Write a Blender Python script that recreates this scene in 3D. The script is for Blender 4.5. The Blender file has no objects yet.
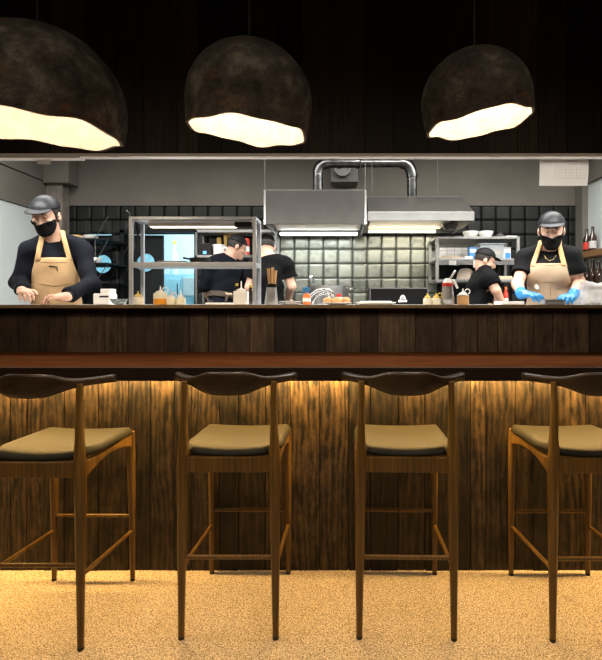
import bpy, bmesh, math, random
import numpy as np
from mathutils import Vector, Matrix

random.seed(7)
C = bpy.context.scene.collection
SC = bpy.context.scene
PI = math.pi
F, CX, CY, EYE = 500.0, 340.0, 302.0, 1.35


def W(px, py, d):
    """a point of the place from a picture direction and its distance into the room"""
    return Vector(((px - CX) * d / F, d, EYE - (py - CY) * d / F))


# ------------------------------------------------------------------ materials
def _nt(name):
    m = bpy.data.materials.new(name)
    m.use_nodes = True
    nt = m.node_tree
    b = nt.nodes['Principled BSDF']
    return m, nt, b


def N(nt, t, **kw):
    n = nt.nodes.new(t)
    for k, v in kw.items():
        setattr(n, k, v)
    return n


def ramp(nt, stops):
    r = N(nt, 'ShaderNodeValToRGB')
    els = r.color_ramp.elements
    els[0].position, els[0].color = stops[0][0], (*stops[0][1], 1)
    els[1].position, els[1].color = stops[-1][0], (*stops[-1][1], 1)
    for p, c in stops[1:-1]:
        e = els.new(p)
        e.color = (*c, 1)
    return r


def mat(name, col, rough=.5, metal=0.0, var=.12, scale=14, bump=0.0, bscale=60, trans=0, emit=None, estr=0, coat=0, spec=None, alpha=None):
    """plain procedural material: colour broken up by a noise, optional bump"""
    m, nt, b = _nt(name)
    tc = N(nt, 'ShaderNodeTexCoord')
    nz = N(nt, 'ShaderNodeTexNoise')
    nz.inputs['Scale'].default_value = scale
    nz.inputs['Detail'].default_value = 5
    nt.links.new(tc.outputs['Object'], nz.inputs['Vector'])
    lo = tuple(max(0, c * (1 - var)) for c in col)
    hi = tuple(min(1, c * (1 + var)) for c in col)
    r = ramp(nt, [(.3, lo), (.7, hi)])
    nt.links.new(nz.outputs['Fac'], r.inputs['Fac'])
    nt.links.new(r.outputs['Color'], b.inputs['Base Color'])
    b.inputs['Roughness'].default_value = rough
    b.inputs['Metallic'].default_value = metal
    if spec is not None:
        b.inputs['Specular IOR Level'].default_value = spec
    if coat:
        b.inputs['Coat Weight'].default_value = coat
    if trans:
        b.inputs['Transmission Weight'].default_value = trans
        b.inputs['IOR'].default_value = 1.2
    if alpha is not None:
        b.inputs['Alpha'].default_value = alpha
    if emit:
        b.inputs['Emission Color'].default_value = (*emit, 1)
        b.inputs['Emission Strength'].default_value = estr
    if bump:
        n2 = N(nt, 'ShaderNodeTexNoise')
        n2.inputs['Scale'].default_value = bscale
        n2.inputs['Detail'].default_value = 6
        nt.links.new(tc.outputs['Object'], n2.inputs['Vector'])
        bp = N(nt, 'ShaderNodeBump')
        bp.inputs['Strength'].default_value = bump
        bp.inputs['Distance'].default_value = .01
        nt.links.new(n2.outputs['Fac'], bp.inputs['Height'])
        nt.links.new(bp.outputs['Normal'], b.inputs['Normal'])
    return m


def wood(name, dark, light, axis=2, grain=55, stretch=.05, rough=.6, bump=.4, tone=True, knots=True, contrast=(.3, .72), rings=.09, spec=.35):
    """long grain along axis, board-to-board tone from the 'tone' attribute"""
    m, nt, b = _nt(name)
    L = nt.links.new
    tc = N(nt, 'ShaderNodeTexCoord')
    at = N(nt, 'ShaderNodeAttribute', attribute_name='tone')
    off = N(nt, 'ShaderNodeVectorMath', operation='SCALE')
    off.inputs[0].default_value = (13.7, 7.1, 29.3)
    L(at.outputs['Fac'], off.inputs['Scale'])
    add = N(nt, 'ShaderNodeVectorMath', operation='ADD')
    L(tc.outputs['Object'], add.inputs[0])
    L(off.outputs[0], add.inputs[1])
    mp = N(nt, 'ShaderNodeMapping')
    s = [1, 1, 1]
    s[axis] = stretch
    mp.inputs['Scale'].default_value = s
    L(add.outputs[0], mp.inputs['Vector'])
    # slow warp so the grain wanders round knots
    wz = N(nt, 'ShaderNodeTexNoise')
    wz.inputs['Scale'].default_value = 9
    wz.inputs['Detail'].default_value = 2
    L(mp.outputs[0], wz.inputs['Vector'])
    mx = N(nt, 'ShaderNodeVectorMath', operation='MULTIPLY_ADD')
    L(wz.outputs['Color'], mx.inputs[0])
    mx.inputs[1].default_value = (.09, .09, .09)
    L(mp.outputs[0], mx.inputs[2])
    g1 = N(nt, 'ShaderNodeTexNoise')
    g1.inputs['Scale'].default_value = grain
    g1.inputs['Detail'].default_value = 9
    g1.inputs['Roughness'].default_value = .72
    L(mx.outputs[0], g1.inputs['Vector'])
    mp2 = N(nt, 'ShaderNodeMapping')
    s2 = [1, 1, 1]
    s2[axis] = stretch * 3.2
    mp2.inputs['Scale'].default_value = s2
    L(add.outputs[0], mp2.inputs['Vector'])
    g2 = N(nt, 'ShaderNodeTexNoise')
    g2.inputs['Scale'].default_value = 15
    g2.inputs['Detail'].default_value = 6
    g2.inputs['Roughness'].default_value = .65
    L(mp2.outputs[0], g2.inputs['Vector'])
    wv = N(nt, 'ShaderNodeTexWave', wave_type='BANDS', bands_direction='X')
    wv.inputs['Scale'].default_value = grain * .22
    wv.inputs['Distortion'].default_value = 14
    wv.inputs['Detail'].default_value = 2
    wv.inputs['Detail Scale'].default_value = .35
    L(mx.outputs[0], wv.inputs['Vector'])
    m2 = N(nt, 'ShaderNodeMath', operation='MULTIPLY')
    L(g1.outputs['Fac'], m2.inputs[0])
    m2.inputs[1].default_value = .50
    m3 = N(nt, 'ShaderNodeMath', operation='MULTIPLY_ADD')
    L(g2.outputs['Fac'], m3.inputs[0])
    m3.inputs[1].default_value = .46
    L(m2.outputs[0], m3.inputs[2])
    mix = N(nt, 'ShaderNodeMath', operation='MULTIPLY_ADD')
    L(wv.outputs['Fac'], mix.inputs[0])
    mix.inputs[1].default_value = rings
    L(m3.outputs[0], mix.inputs[2])
    val = mix.outputs[0]
    if knots:
        mk = N(nt, 'ShaderNodeMapping')
        sk = [7, 7, 7]
        sk[axis] = 2.2
        mk.inputs['Scale'].default_value = sk
        L(add.outputs[0], mk.inputs['Vector'])
        vo = N(nt, 'ShaderNodeTexVoronoi')
        vo.inputs['Scale'].default_value = 1
        L(mk.outputs[0], vo.inputs['Vector'])
        kr = ramp(nt, [(.03, (.45, .45, .45)), (.10, (1, 1, 1))])
        L(vo.outputs['Distance'], kr.inputs['Fac'])
        mm = N(nt, 'ShaderNodeMath', operation='MULTIPLY')
        L(val, mm.inputs[0])
        L(kr.outputs['Color'], mm.inputs[1])
        val = mm.outputs[0]
    r = ramp(nt, [(contrast[0], dark), (contrast[1], light)])
    L(val, r.inputs['Fac'])
    out = r.outputs['Color']
    if tone:
        tm = N(nt, 'ShaderNodeMapRange')
        tm.inputs['To Min'].default_value = .22
        tm.inputs['To Max'].default_value = 1.75
        L(at.outputs['Fac'], tm.inputs['Value'])
        vm = N(nt, 'ShaderNodeVectorMath', operation='SCALE')
        L(out, vm.inputs[0])
        L(tm.outputs[0], vm.inputs['Scale'])
        out = vm.outputs[0]
    L(out, b.inputs['Base Color'])
    b.inputs['Roughness'].default_value = rough
    b.inputs['Specular IOR Level'].default_value = spec
    bp = N(nt, 'ShaderNodeBump')
    bp.inputs['Strength'].default_value = bump
    bp.inputs['Distance'].default_value = .006
    L(val, bp.inputs['Height'])
    L(bp.outputs['Normal'], b.inputs['Normal'])
    return m


def floor_mat():
    m, nt, b = _nt('speckled_floor')
    L = nt.links.new
    tc = N(nt, 'ShaderNodeTexCoord')
    n1 = N(nt, 'ShaderNodeTexNoise')
    n1.inputs['Scale'].default_value = 160
    n1.inputs['Detail'].default_value = 4
    n1.inputs['Roughness'].default_value = .75
    L(tc.outputs['Object'], n1.inputs['Vector'])
    r = ramp(nt, [(.40, (.10, .06, .028)), (.47, (.46, .35, .22)), (.55, (.70, .58, .42)), (.66, (.92, .86, .74))])
    L(n1.outputs['Fac'], r.inputs['Fac'])
    v = N(nt, 'ShaderNodeTexVoronoi')
    v.inputs['Scale'].default_value = 130
    L(tc.outputs['Object'], v.inputs['Vector'])
    r2 = ramp(nt, [(0, (.38, .34, .28)), (.45, (.86, .86, .86)), (1, (1.0, 1.0, 1.0))])
    L(v.outputs['Color'], r2.inputs['Fac'])
    mx = N(nt, 'ShaderNodeMix', data_type='RGBA', blend_type='MULTIPLY')
    mx.inputs[0].default_value = .8
    L(r.outputs['Color'], mx.inputs[6])
    L(r2.outputs['Color'], mx.inputs[7])
    L(mx.outputs[2], b.inputs['Base Color'])
    b.inputs['Roughness'].default_value = .75
    return m


def tile_mat(name, edge, mid, rough, metal=0.0, spec=.5):
    m, nt, b = _nt(name)
    L = nt.links.new
    tc = N(nt, 'ShaderNodeTexCoord')
    at = N(nt, 'ShaderNodeAttribute', attribute_name='tone')
    ed = N(nt, 'ShaderNodeAttribute', attribute_name='glaze')
    nz = N(nt, 'ShaderNodeTexNoise')
    nz.inputs['Scale'].default_value = 22
    nz.inputs['Detail'].default_value = 5
    L(tc.outputs['Object'], nz.inputs['Vector'])
    a = N(nt, 'ShaderNodeMath', operation='MULTIPLY_ADD')
    L(nz.outputs['Fac'], a.inputs[0])
    a.inputs[1].default_value = 1.1
    a.inputs[2].default_value = -.3
    a2 = N(nt, 'ShaderNodeMath', operation='MULTIPLY')
    L(ed.outputs['Fac'], a2.inputs[0])
    a3 = N(nt, 'ShaderNodeMath', operation='MULTIPLY_ADD')
    L(at.outputs['Fac'], a3.inputs[0])
    a3.inputs[1].default_value = .7
    L(a.outputs[0], a3.inputs[2])
    a4 = N(nt, 'ShaderNodeMath', operation='ADD')
    a4.inputs[1].default_value = .25
    L(a3.outputs[0], a4.inputs[0])
    L(a4.outputs[0], a2.inputs[1])
    b.inputs['Specular IOR Level'].default_value = spec
    r = ramp(nt, [(.0, edge), (.95, mid)])
    L(a2.outputs[0], r.inputs['Fac'])
    L(r.outputs['Color'], b.inputs['Base Color'])
    b.inputs['Roughness'].default_value = rough
    b.inputs['Metallic'].default_value = metal
    bp = N(nt, 'ShaderNodeBump')
    bp.inputs['Strength'].default_value = .35
    bp.inputs['Distance'].default_value = .006
    L(nz.outputs['Fac'], bp.inputs['Height'])
    L(bp.outputs['Normal'], b.inputs['Normal'])
    return m


def lamp_mat():
    m, nt, b = _nt('charred_paper_shade')
    L = nt.links.new
    tc = N(nt, 'ShaderNodeTexCoord')
    n1 = N(nt, 'ShaderNodeTexNoise')
    n1.inputs['Scale'].default_value = 9
    n1.inputs['Detail'].default_value = 9
    n1.inputs['Roughness'].default_value = .7
    L(tc.outputs['Object'], n1.inputs['Vector'])
    r = ramp(nt, [(.36, (.020, .0175, .015)), (.52, (.056, .048, .040)), (.68, (.14, .122, .10))])
    L(n1.outputs['Fac'], r.inputs['Fac'])
    n2 = N(nt, 'ShaderNodeTexNoise')
    n2.inputs['Scale'].default_value = 5
    n2.inputs['Detail'].default_value = 8
    n2.inputs['Roughness'].default_value = .75
    mp = N(nt, 'ShaderNodeMapping')
    mp.inputs['Location'].default_value = (3.1, 1.7, .4)
    mp.inputs['Scale'].default_value = (1, 1, 1.8)
    L(tc.outputs['Object'], mp.inputs['Vector'])
    L(mp.outputs[0], n2.inputs['Vector'])
    rr = ramp(nt, [(.57, (0, 0, 0)), (.68, (.8, .8, .8))])
    L(n2.outputs['Fac'], rr.inputs['Fac'])
    mx = N(nt, 'ShaderNodeMix', data_type='RGBA')
    L(rr.outputs['Color'], mx.inputs[0])
    L(r.outputs['Color'], mx.inputs[6])
    mx.inputs[7].default_value = (.13, .055, .018, 1)
    L(mx.outputs[2], b.inputs['Base Color'])
    b.inputs['Roughness'].default_value = .92
    b.inputs['Specular IOR Level'].default_value = .15
    n3 = N(nt, 'ShaderNodeTexNoise')
    n3.inputs['Scale'].default_value = 120
    n3.inputs['Detail'].default_value = 6
    L(tc.outputs['Object'], n3.inputs['Vector'])
    bp = N(nt, 'ShaderNodeBump')
    bp.inputs['Strength'].default_value = .8
    bp.inputs['Distance'].default_value = .01
    L(n3.outputs['Fac'], bp.inputs['Height'])
    L(bp.outputs['Normal'], b.inputs['Normal'])
    return m


M = {}
M['floor'] = floor_mat()
M['kfloor'] = mat('kitchen_floor_tile', (.16, .155, .15), .5)
M['plank'] = wood('weathered_planks', (.0034, .0021, .0012), (.105, .066, .032), axis=2, contrast=(.45, .80), grain=50, stretch=.17, bump=1.0, rings=.08)
M['plank_up'] = wood('counter_planks', (.012, .0075, .0045), (.100, .066, .040), axis=2, contrast=(.38, .78), grain=44, stretch=.15, rings=.05)
M['plank_dark'] = wood('dark_planks', (.011, .008, .0058), (.050, .036, .026), axis=2, contrast=(.36, .72), grain=50, stretch=.08, bump=.25)
M['ledge'] = wood('red_brown_ledge_wood', (.032, .0105, .004), (.070, .024, .0085), axis=0, tone=False, knots=False, rough=.85, bump=.08, grain=70, contrast=(.35, .65), spec=.0)
M['edge'] = mat('dark_fascia', (.012, .006, .0035), .6, spec=.15)
M['walnut'] = wood('walnut', (.046, .024, .0055), (.165, .088, .020), axis=2, tone=False, knots=False, rough=.34, bump=.05, grain=80, contrast=(.35, .65))
M['walnut_h'] = wood('walnut_backrest', (.014, .0082, .0045), (.045, .026, .0125), axis=0, tone=False, knots=False, rough=.30, bump=.05, grain=70, contrast=(.35, .65))
M['leather'] = mat('olive_brown_leather', (.0185, .0165, .0108), .55, var=.12, scale=5, bump=.1, bscale=260, spec=.13)
M['rubber'] = mat('black_rubber', (.012, .012, .012), .7)
M['shade'] = lamp_mat()
M['lining'] = mat('lamp_plaster_lining', (.24, .215, .185), .9, var=.14, scale=16, bump=.8, bscale=30)
M['cord'] = mat('dark_cord', (.016, .014, .012), .8)
M['bulb'] = mat('lit_bulb', (1, .9, .7), .4, emit=(1, .80, .52), estr=14)
M['led'] = mat('lit_led_strip', (1, .8, .5), .4, emit=(1, .58, .2), estr=6)
M['plaster'] = mat('grey_plaster', (.140, .127, .108), .9, var=.12, scale=1.6, bump=.15, bscale=70)
M['plaster_l'] = mat('pale_plaster', (.56, .61, .60), .85, var=.05, scale=3, bump=.1, bscale=60)
M['concrete'] = mat('rough_concrete', (.20, .175, .15), .95, var=.35, scale=9, bump=.8, bscale=30)
M['ceiling'] = mat('ceiling_paint', (.25, .24, .23), .9)
M['dceiling'] = mat('dark_ceiling_paint', (.03, .026, .022), .9)
M['grout'] = mat('dark_grout', (.020, .021, .020), .9)
M['tile_l'] = tile_mat('pale_glazed_tile', (.042, .046, .038), (.205, .213, .176), .24, .2)
M['tile_d'] = tile_mat('black_glazed_tile', (.004, .0045, .0045), (.015, .017, .0165), .42, spec=.22)
M['steel'] = mat('brushed_steel', (.50, .50, .50), .34, .85, var=.08, scale=6)
M['steel_d'] = mat('dull_steel', (.14, .138, .135), .42, .75, var=.1, scale=8)
M['grillblack'] = mat('black_grill_enamel', (.004, .004, .0045), .5, spec=.12)
M['hood'] = mat('hood_steel', (.066, .062, .057), .45, .45, var=.1, scale=8)
M['steel_m'] = mat('shelf_steel', (.26, .258, .25), .42, .6, var=.08, scale=8)
M['rack'] = mat('grey_rack_steel', (.52, .57, .65), .34, .35, var=.08, scale=6)
M['chrome'] = mat('chrome', (.58, .58, .59), .13, 1.0, var=.02)
M['alu'] = mat('light_aluminium', (.88, .86, .82), .5, .0, var=.04)
M['galv'] = mat('galvanised_duct', (.13, .133, .135), .28, 1.0, var=.45, scale=18)
M['filter'] = mat('hood_inner_panel', (.76, .68, .53), .5, 0.0, var=.06)
M['hoodlight'] = mat('lit_hood_tube', (1, 1, 1), .4, emit=(.95, 1, 1), estr=7)
M['hoodlight_w'] = mat('lit_warm_hood_tube', (1, 1, 1), .4, emit=(1, .86, .6), estr=3)
M['heatlamp'] = mat('lit_rack_tube', (1, 1, 1), .4, emit=(1, .86, .62), estr=2.5)
M['white'] = mat('white_plastic', (.92, .91, .89), .4, var=.03)
M['ceramic'] = mat('white_ceramic', (.84, .83, .80), .2, var=.03)
M['paper'] = mat('paper', (.82, .80, .77), .8, var=.03)
_nt_ = M['paper'].node_tree
_tr = N(_nt_, 'ShaderNodeBsdfTranslucent')
_tr.inputs['Color'].default_value = (.85, .83, .80, 1)
_ms = N(_nt_, 'ShaderNodeMixShader')
_ms.inputs[0].default_value = .45
_out = [n for n in _nt_.nodes if n.type == 'OUTPUT_MATERIAL'][0]
_nt_.links.new(_nt_.nodes['Principled BSDF'].outputs[0], _ms.inputs[1])
_nt_.links.new(_tr.outputs[0], _ms.inputs[2])
_nt_.links.new(_ms.outputs[0], _out.inputs['Surface'])
M['ink'] = mat('grey_print', (.52, .51, .50), .8)
M['black'] = mat('black_plastic', (.007, .007, .008), .4, spec=.2)
M['blackiron'] = mat('black_iron', (.014, .014, .014), .5, .3, bump=.2, bscale=150)
M['darkframe'] = mat('dark_frame_paint', (.009, .011, .012), .55, spec=.15)
M['cyan'] = mat('pale_blue_paint', (.66, .80, .84), .6, var=.05)
M['cyan_d'] = mat('blue_cabinet', (.33, .60, .70), .5, var=.05)
M['window'] = mat('round_glass', (.55, .85, .95), .15, trans=.9)
M['cream'] = mat('cream_sauce_plastic', (.92, .87, .70), .4, var=.04)
M['yellow'] = mat('yellow_plastic', (.85, .58, .08), .4)
M['orange'] = mat('orange_sauce', (.85, .36, .03), .35)
M['tan'] = mat('tan_sauce', (.62, .34, .13), .4)
M['clear'] = mat('clear_plastic', (.80, .88, .92), .15, var=.02, alpha=.30)
M['film'] = mat('clear_film', (.85, .88, .9), .12, var=.25, scale=25, bump=1.0, bscale=22, alpha=.42)
M['glass'] = mat('clear_glass', (.9, .95, .97), .05, trans=.9, var=.01)
M['blue'] = mat('blue_plastic', (.03, .22, .55), .4)
M['red'] = mat('red_plastic', (.62, .045, .03), .35)
M['redorange'] = mat('orange_bottle', (.85, .22, .05), .35)
M['bun'] = mat('baked_bun', (.66, .38, .17), .7, var=.25, scale=20)
M['pasta'] = mat('dry_pasta', (.78, .52, .14), .6, var=.15, scale=50)
M['bread'] = mat('bread_pieces', (.66, .47, .25), .8, var=.25, scale=35, bump=.8, bscale=40)
M['spoonwood'] = mat('pale_spoon_wood', (.58, .36, .17), .6, var=.15)
M['cloth_b'] = mat('beige_cloth', (.60, .50, .40), .9, bump=.3, bscale=90)
M['cloth_g'] = mat('dark_grey_cloth', (.07, .07, .075), .9)
M['skin'] = mat('skin', (.62, .36, .255), .5, var=.06, scale=18)
M['skin_l'] = mat('light_skin', (.72, .44, .32), .5, var=.05, scale=18)
M['shirt_n'] = mat('dark_navy_cotton', (.0045, .0055, .010), .85, var=.25, scale=8, bump=.3, bscale=28, spec=.12)
M['shirt_k'] = mat('black_cotton', (.0042, .0045, .0052), .85, var=.25, scale=8, bump=.3, bscale=28, spec=.12)
M['trouser'] = mat('black_trousers', (.012, .012, .014), .9)
M['apron_y'] = mat('tan_canvas_apron', (.53, .345, .175), .85, var=.1, scale=10, bump=.3, bscale=120)
M['apron_b'] = mat('beige_canvas_apron', (.52, .385, .255), .85, var=.08, scale=10, bump=.3, bscale=120)
M['strap_y'] = mat('tan_apron_strap', (.52, .35, .165), .8, bump=.2, bscale=150)
M['apron_d'] = mat('brown_apron_tie', (.060, .042, .028), .85)
M['mask'] = mat('black_face_mask', (.006, .006, .007), .85, bump=.1, bscale=60, spec=.15)
M['cap'] = mat('black_cap', (.006, .006, .007), .6, bump=.1, bscale=120, spec=.2)
M['capgloss'] = mat('black_leather_cap', (.008, .009, .012), .5, spec=.25)
M['hair'] = mat('dark_hair', (.018, .012, .009), .6, bump=.5, bscale=150)
M['glove'] = mat('blue_glove', (.02, .28, .68), .35)
M['eye'] = mat('dark_eye', (.03, .02, .015), .2)
M['gold'] = mat('gold_chain', (.55, .38, .14), .35, 1.0)
M['brown_glass'] = mat('dark_bottle_glass', (.03, .016, .01), .12, coat=.5)
M['shelfwood'] = wood('brown_shelf_wood', (.10, .05, .02), (.26, .14, .06), axis=1, tone=False, knots=False)


# ------------------------------------------------------------------ mesh building
class MB:
    def __init__(s):
        s.bm = bmesh.new()
        s.tone = s.bm.faces.layers.float.new('tone')

    def _tag(s, faces, t):
        for f in faces:
            f[s.tone] = t

    def box(s, x0, x1, y0, y1, z0, z1, bev=0.0, tone=.5, R=None, piv=None):
        vs = [s.bm.verts.new((x, y, z)) for x in (x0, x1) for y in (y0, y1) for z in (z0, z1)]
        q = [(0, 1, 3, 2), (4, 6, 7, 5), (0, 4, 5, 1), (2, 3, 7, 6), (0, 2, 6, 4), (1, 5, 7, 3)]
        fs = [s.bm.faces.new([vs[i] for i in f]) for f in q]
        s._tag(fs, tone)
        if R is not None:
            c = Vector(piv) if piv is not None else Vector(((x0 + x1) / 2, (y0 + y1) / 2, (z0 + z1) / 2))
            for v in vs:
                v.co = c + R @ (v.co - c)
        if bev > 0:
            ed = list({e for f in fs for e in f.edges})
            r = bmesh.ops.bevel(s.bm, geom=ed, offset=bev, segments=2, profile=.6, affect='EDGES')
            s._tag(r['faces'], tone)
        return s

    def ring(s, c, u, v, pts):
        return [s.bm.verts.new(c + u * a + v * b) for a, b in pts]

    def skin(s, rings, close0=True, close1=True, tone=.5, loop=False):
        fs = []
        n = len(rings[0])
        R = rings + ([rings[0]] if loop else [])
        for a, b in zip(R[:-1], R[1:]):
            for i in range(n):
                j = (i + 1) % n
                fs.append(s.bm.faces.new((a[i], a[j], b[j], b[i])))
        if not loop:
            if close0:
                fs.append(s.bm.faces.new(rings[0][::-1]))
            if close1:
                fs.append(s.bm.faces.new(rings[-1]))
        s._tag(fs, tone)
        return s

    def tube(s, pts, rad, seg=12, cap=True, ref=None):
        """round tube along points; rad a number or one per point"""
        pts = [Vector(p) for p in pts]
        rs = [rad] * len(pts) if not hasattr(rad, '__len__') else rad
        rings = []
        up = Vector(ref) if ref else None
        for i, p in enumerate(pts):
            t = (pts[min(i + 1, len(pts) - 1)] - pts[max(i - 1, 0)]).normalized()
            if up is None:
                up = Vector((0, 0, 1)) if abs(t.z) < .9 else Vector((1, 0, 0))
            u = up.cross(t)
            if u.length < 1e-5:
                u = Vector((1, 0, 0)).cross(t)
            u.normalize()
            v = t.cross(u)
            up = v
            rings.append(s.ring(p, u, v, [(math.cos(2 * PI * k / seg) * rs[i], math.sin(2 * PI * k / seg) * rs[i]) for k in range(seg)]))
        s.skin(rings, cap, cap)
        return s

    def lathe(s, c, prof, seg=24, cap0=True, cap1=True, R=None):
        """profile of (radius, height) turned about the upright through c"""
        c = Vector(c)
        R = R or Matrix.Identity(3)
        rings = []
        for r, z in prof:
            rings.append([s.bm.verts.new(c + R @ Vector((r * math.cos(2 * PI * k / seg), r * math.sin(2 * PI * k / seg), z))) for k in range(seg)])
        s.skin(rings, cap0, cap1)
        return s

    def prism(s, poly, o, u, v, w, depth, tone=.5):
        """outline poly in the plane (u, v) at o, given depth along w"""
        o, u, v, w = Vector(o), Vector(u), Vector(v), Vector(w)
        a = [s.bm.verts.new(o + u * p + v * q) for p, q in poly]
        b = [s.bm.verts.new(o + u * p + v * q + w * depth) for p, q in poly]
        s.skin([a, b], True, True, tone)
        return s

    def build(s, name, m, parent=None, base=None, smooth=False, bevel=0, subsurf=0):
        bmesh.ops.recalc_face_normals(s.bm, faces=s.bm.faces[:])
        if base is None and parent is not None:
            base = parent.get('_b')
        if base is not None:
            bmesh.ops.translate(s.bm, verts=s.bm.verts[:], vec=-Vector(base))
        me = bpy.data.meshes.new(name)
        s.bm.to_mesh(me)
        s.bm.free()
        me.materials.append(m)
        o = bpy.data.objects.new(name, me)
        C.objects.link(o)
        if parent is not None:
            o.parent = parent
            pb = parent.get('_b')
            if parent.type == 'MESH':
                pass
        elif base is not None:
            o.location = base
        if base is not None:
            o['_b'] = tuple(base)
        if smooth:
            for p in me.polygons:
                p.use_smooth = True
            if smooth == 'auto':
                me.set_sharp_from_angle(angle=math.radians(38))
        if bevel:
            md = o.modifiers.new('bevel', 'BEVEL')
            md.width = bevel
            md.segments = 2
            md.limit_method = 'ANGLE'
        if subsurf:
            md = o.modifiers.new('subsurf', 'SUBSURF')
            md.levels = md.render_levels = subsurf
        return o


def tag(o, label, cat, group=None, kind=None):
    o['label'] = label
    o['category'] = cat
    if group:
        o['group'] = group
    if kind:
        o['kind'] = kind
    return o


def thing(name, base, label, cat, group=None):
    o = bpy.data.objects.new(name, None)
    o.empty_display_size = .05
    C.objects.link(o)
    o.location = base
    o['_b'] = tuple(base)
    return tag(o, label, cat, group)


def structure(o):
    o['kind'] = 'structure'
    return o


def copy_tree(o, parent=None):
    c = o.copy()
    C.objects.link(c)
    c.parent = parent
    for ch in [x for x in bpy.data.objects if x.parent == o]:
        copy_tree(ch, c)
    return c


# ------------------------------------------------------------------ the shell
DIN_Y0, BARY, UPY = -1.6, 2.51, 2.85
X0, X1 = -3.4, 3.4
KX0, KX1, KBACK, KF = -3.05, 2.55, 5.3, 0.4

structure(MB().box(X0, X1, DIN_Y0, BARY + .02, -.1, 0).build('floor', M['floor']))
structure(MB().box(X0, X1, DIN_Y0, UPY, 3.3, 3.4).build('ceiling', M['dceiling']))
structure(MB().box(X0 - .1, X0, DIN_Y0, UPY, 0, 3.3).build('wall_left', M['dceiling']))
structure(MB().box(X1, X1 + .1, DIN_Y0, UPY, 0, 3.3).build('wall_right', M['dceiling']))
structure(MB().box(X0, X1, DIN_Y0 - .1, DIN_Y0, 0, 3.3).build('wall_behind', M['dceiling']))


def planks(mb, z0, z1, y, wmin, wmax, gap=.004, depth=.02, back=True, dmax=.007, rnd=None):
    rnd = rnd or random
    x = X0
    while x < X1:
        w = rnd.uniform(wmin, wmax)
        x2 = min(x + w, X1)
        dy = rnd.uniform(0, dmax)
        mb.box(x, x2 - gap, y + dy, y + depth, z0, z1, tone=rnd.random())
        x = x2
    if back:
        mb.box(X0, X1, y + depth - .002, y + depth + .03, z0, z1, tone=0)
    return mb


rp = random.Random(21)
structure(planks(MB(), 0, 1.01, BARY, .07, .15, rnd=rp).build('wall_counter', M['plank']))
rp = random.Random(5)
structure(planks(MB(), 1.064, 1.316, UPY, .10, .22, rnd=rp, dmax=.006).build('wall_counter_upper', M['plank_up']))
rp = random.Random(9)
w = planks(MB(), 2.196, 3.3, UPY, .11, .2, rnd=rp, dmax=.005)
structure(w.build('wall_above', M['plank_dark']))
structure(MB().box(X0, X1, UPY + .05, UPY + .1, 2.196, 3.3).build('wall_above_back', M['plaster']))
# hidden core of the counter
structure(MB().box(X0, X1, BARY + .05, 3.16, .0, 1.0).build('wall_counter_core', M['edge']))
structure(MB().box(X0, X1, UPY + .05, 3.16, 1.0, 1.314).build('wall_counter_back', M['steel_d']))
# pale rail that closes the top of the opening
t = MB().box(X0, X1, UPY - .004, UPY + .05, 2.178, 2.196)
structure(t.build('trim_1', M['alu']))
structure(MB().box(X0, W(81, 0, UPY).x, UPY - .012, UPY + .045, 2.168, 2.178).build('trim_2', M['alu']))

# ------------------------------------------------------------------ ledge and counter top
b = thing('bar_ledge', (0, 2.5, 1.009), 'long red-brown wooden bar ledge with dark front edge', 'bar')
MB().box(X0 + .002, X1 - .002, 2.202, UPY - .001, 1.025, 1.063, bev=.004).build('ledge_board', M['ledge'], b)
MB().box(X0 + .002, X1 - .002, 2.185, 2.202, 1.004, 1.0635, bev=.003).build('front_edge', M['edge'], b)
MB().box(X0 + .002, X1 - .002, 2.202, BARY - .001, 1.011, 1.025).build('underside_panel', M['edge'], b)
led = MB().box(X0 + .05, X1 - .05, BARY - .049, BARY - .035, .999, 1.011)
tag(led.build('light_strip', M['led']), 'thin warm light strip fixed under the bar ledge', 'light')

ct = thing('counter_top', (0, 3.0, 1.317), 'long narrow kitchen pass counter top with a thin tan edge', 'counter top')
MB().box(X0 + .002, X1 - .002, 2.815, 3.2, 1.317, 1.334).build('top_sheet', mat('pale_counter_sheet', (.66, .65, .62), .5), ct)
MB().box(X0 + .002, X1 - .002, 2.803, 2.815, 1.315, 1.335, bev=.002).build('front_lip', mat('tan_counter_lip', (.15, .105, .06), .45), ct)
CT = 1.334

# ------------------------------------------------------------------ kitchen shell
structure(MB().box(KX0 - .2, KX1 + .2, 3.16, KBACK + .1, KF - .05, KF).build('floor_kitchen', M['kfloor']))
structure(MB().box(KX0 - .2, KX1 + .2, UPY + .1, KBACK + .1, 3.2, 3.3).build('ceiling_kitchen', M['ceiling']))
mb = MB().box(KX0 - .15, KX0, UPY + .1, KBACK, KF, 2.268)
structure(mb.build('wall_kitchen_left', M['plaster_l']))
structure(MB().box(KX0 - .15, KX0 + .012, UPY + .1, KBACK, 2.274, 2.582).build('wall_kitchen_left_band', M['plaster']))
structure(MB().box(KX0 - .15, KX0 + .02, UPY + .1, KBACK, 2.592, 3.2).build('wall_kitchen_left_beam', M['plaster']))
# rough concrete post and bulkhead in the far left corner
structure(MB().box(KX0 + .015, W(62, 0, 5.15).x, 5.15, KBACK, KF, 2.57, bev=.01).build('wall_corner_post', M['concrete']))
structure(MB().box(KX0 + .022, W(68.5, 0, 5.1).x, 5.1, KBACK, 2.57, 3.2).build('wall_corner_beam', M['plaster']))

TZ = 2.372   # top of the tiling
hx = [W(p, 0, KBACK).x for p in (84, 112, 124, 196)]
HZ = W(0, 233, KBACK).z


def back_box(x0, x1, z0, z1, name, m):
    return structure(MB().box(x0, x1, KBACK, KBACK + .12, z0, z1).build(name, m))


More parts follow.
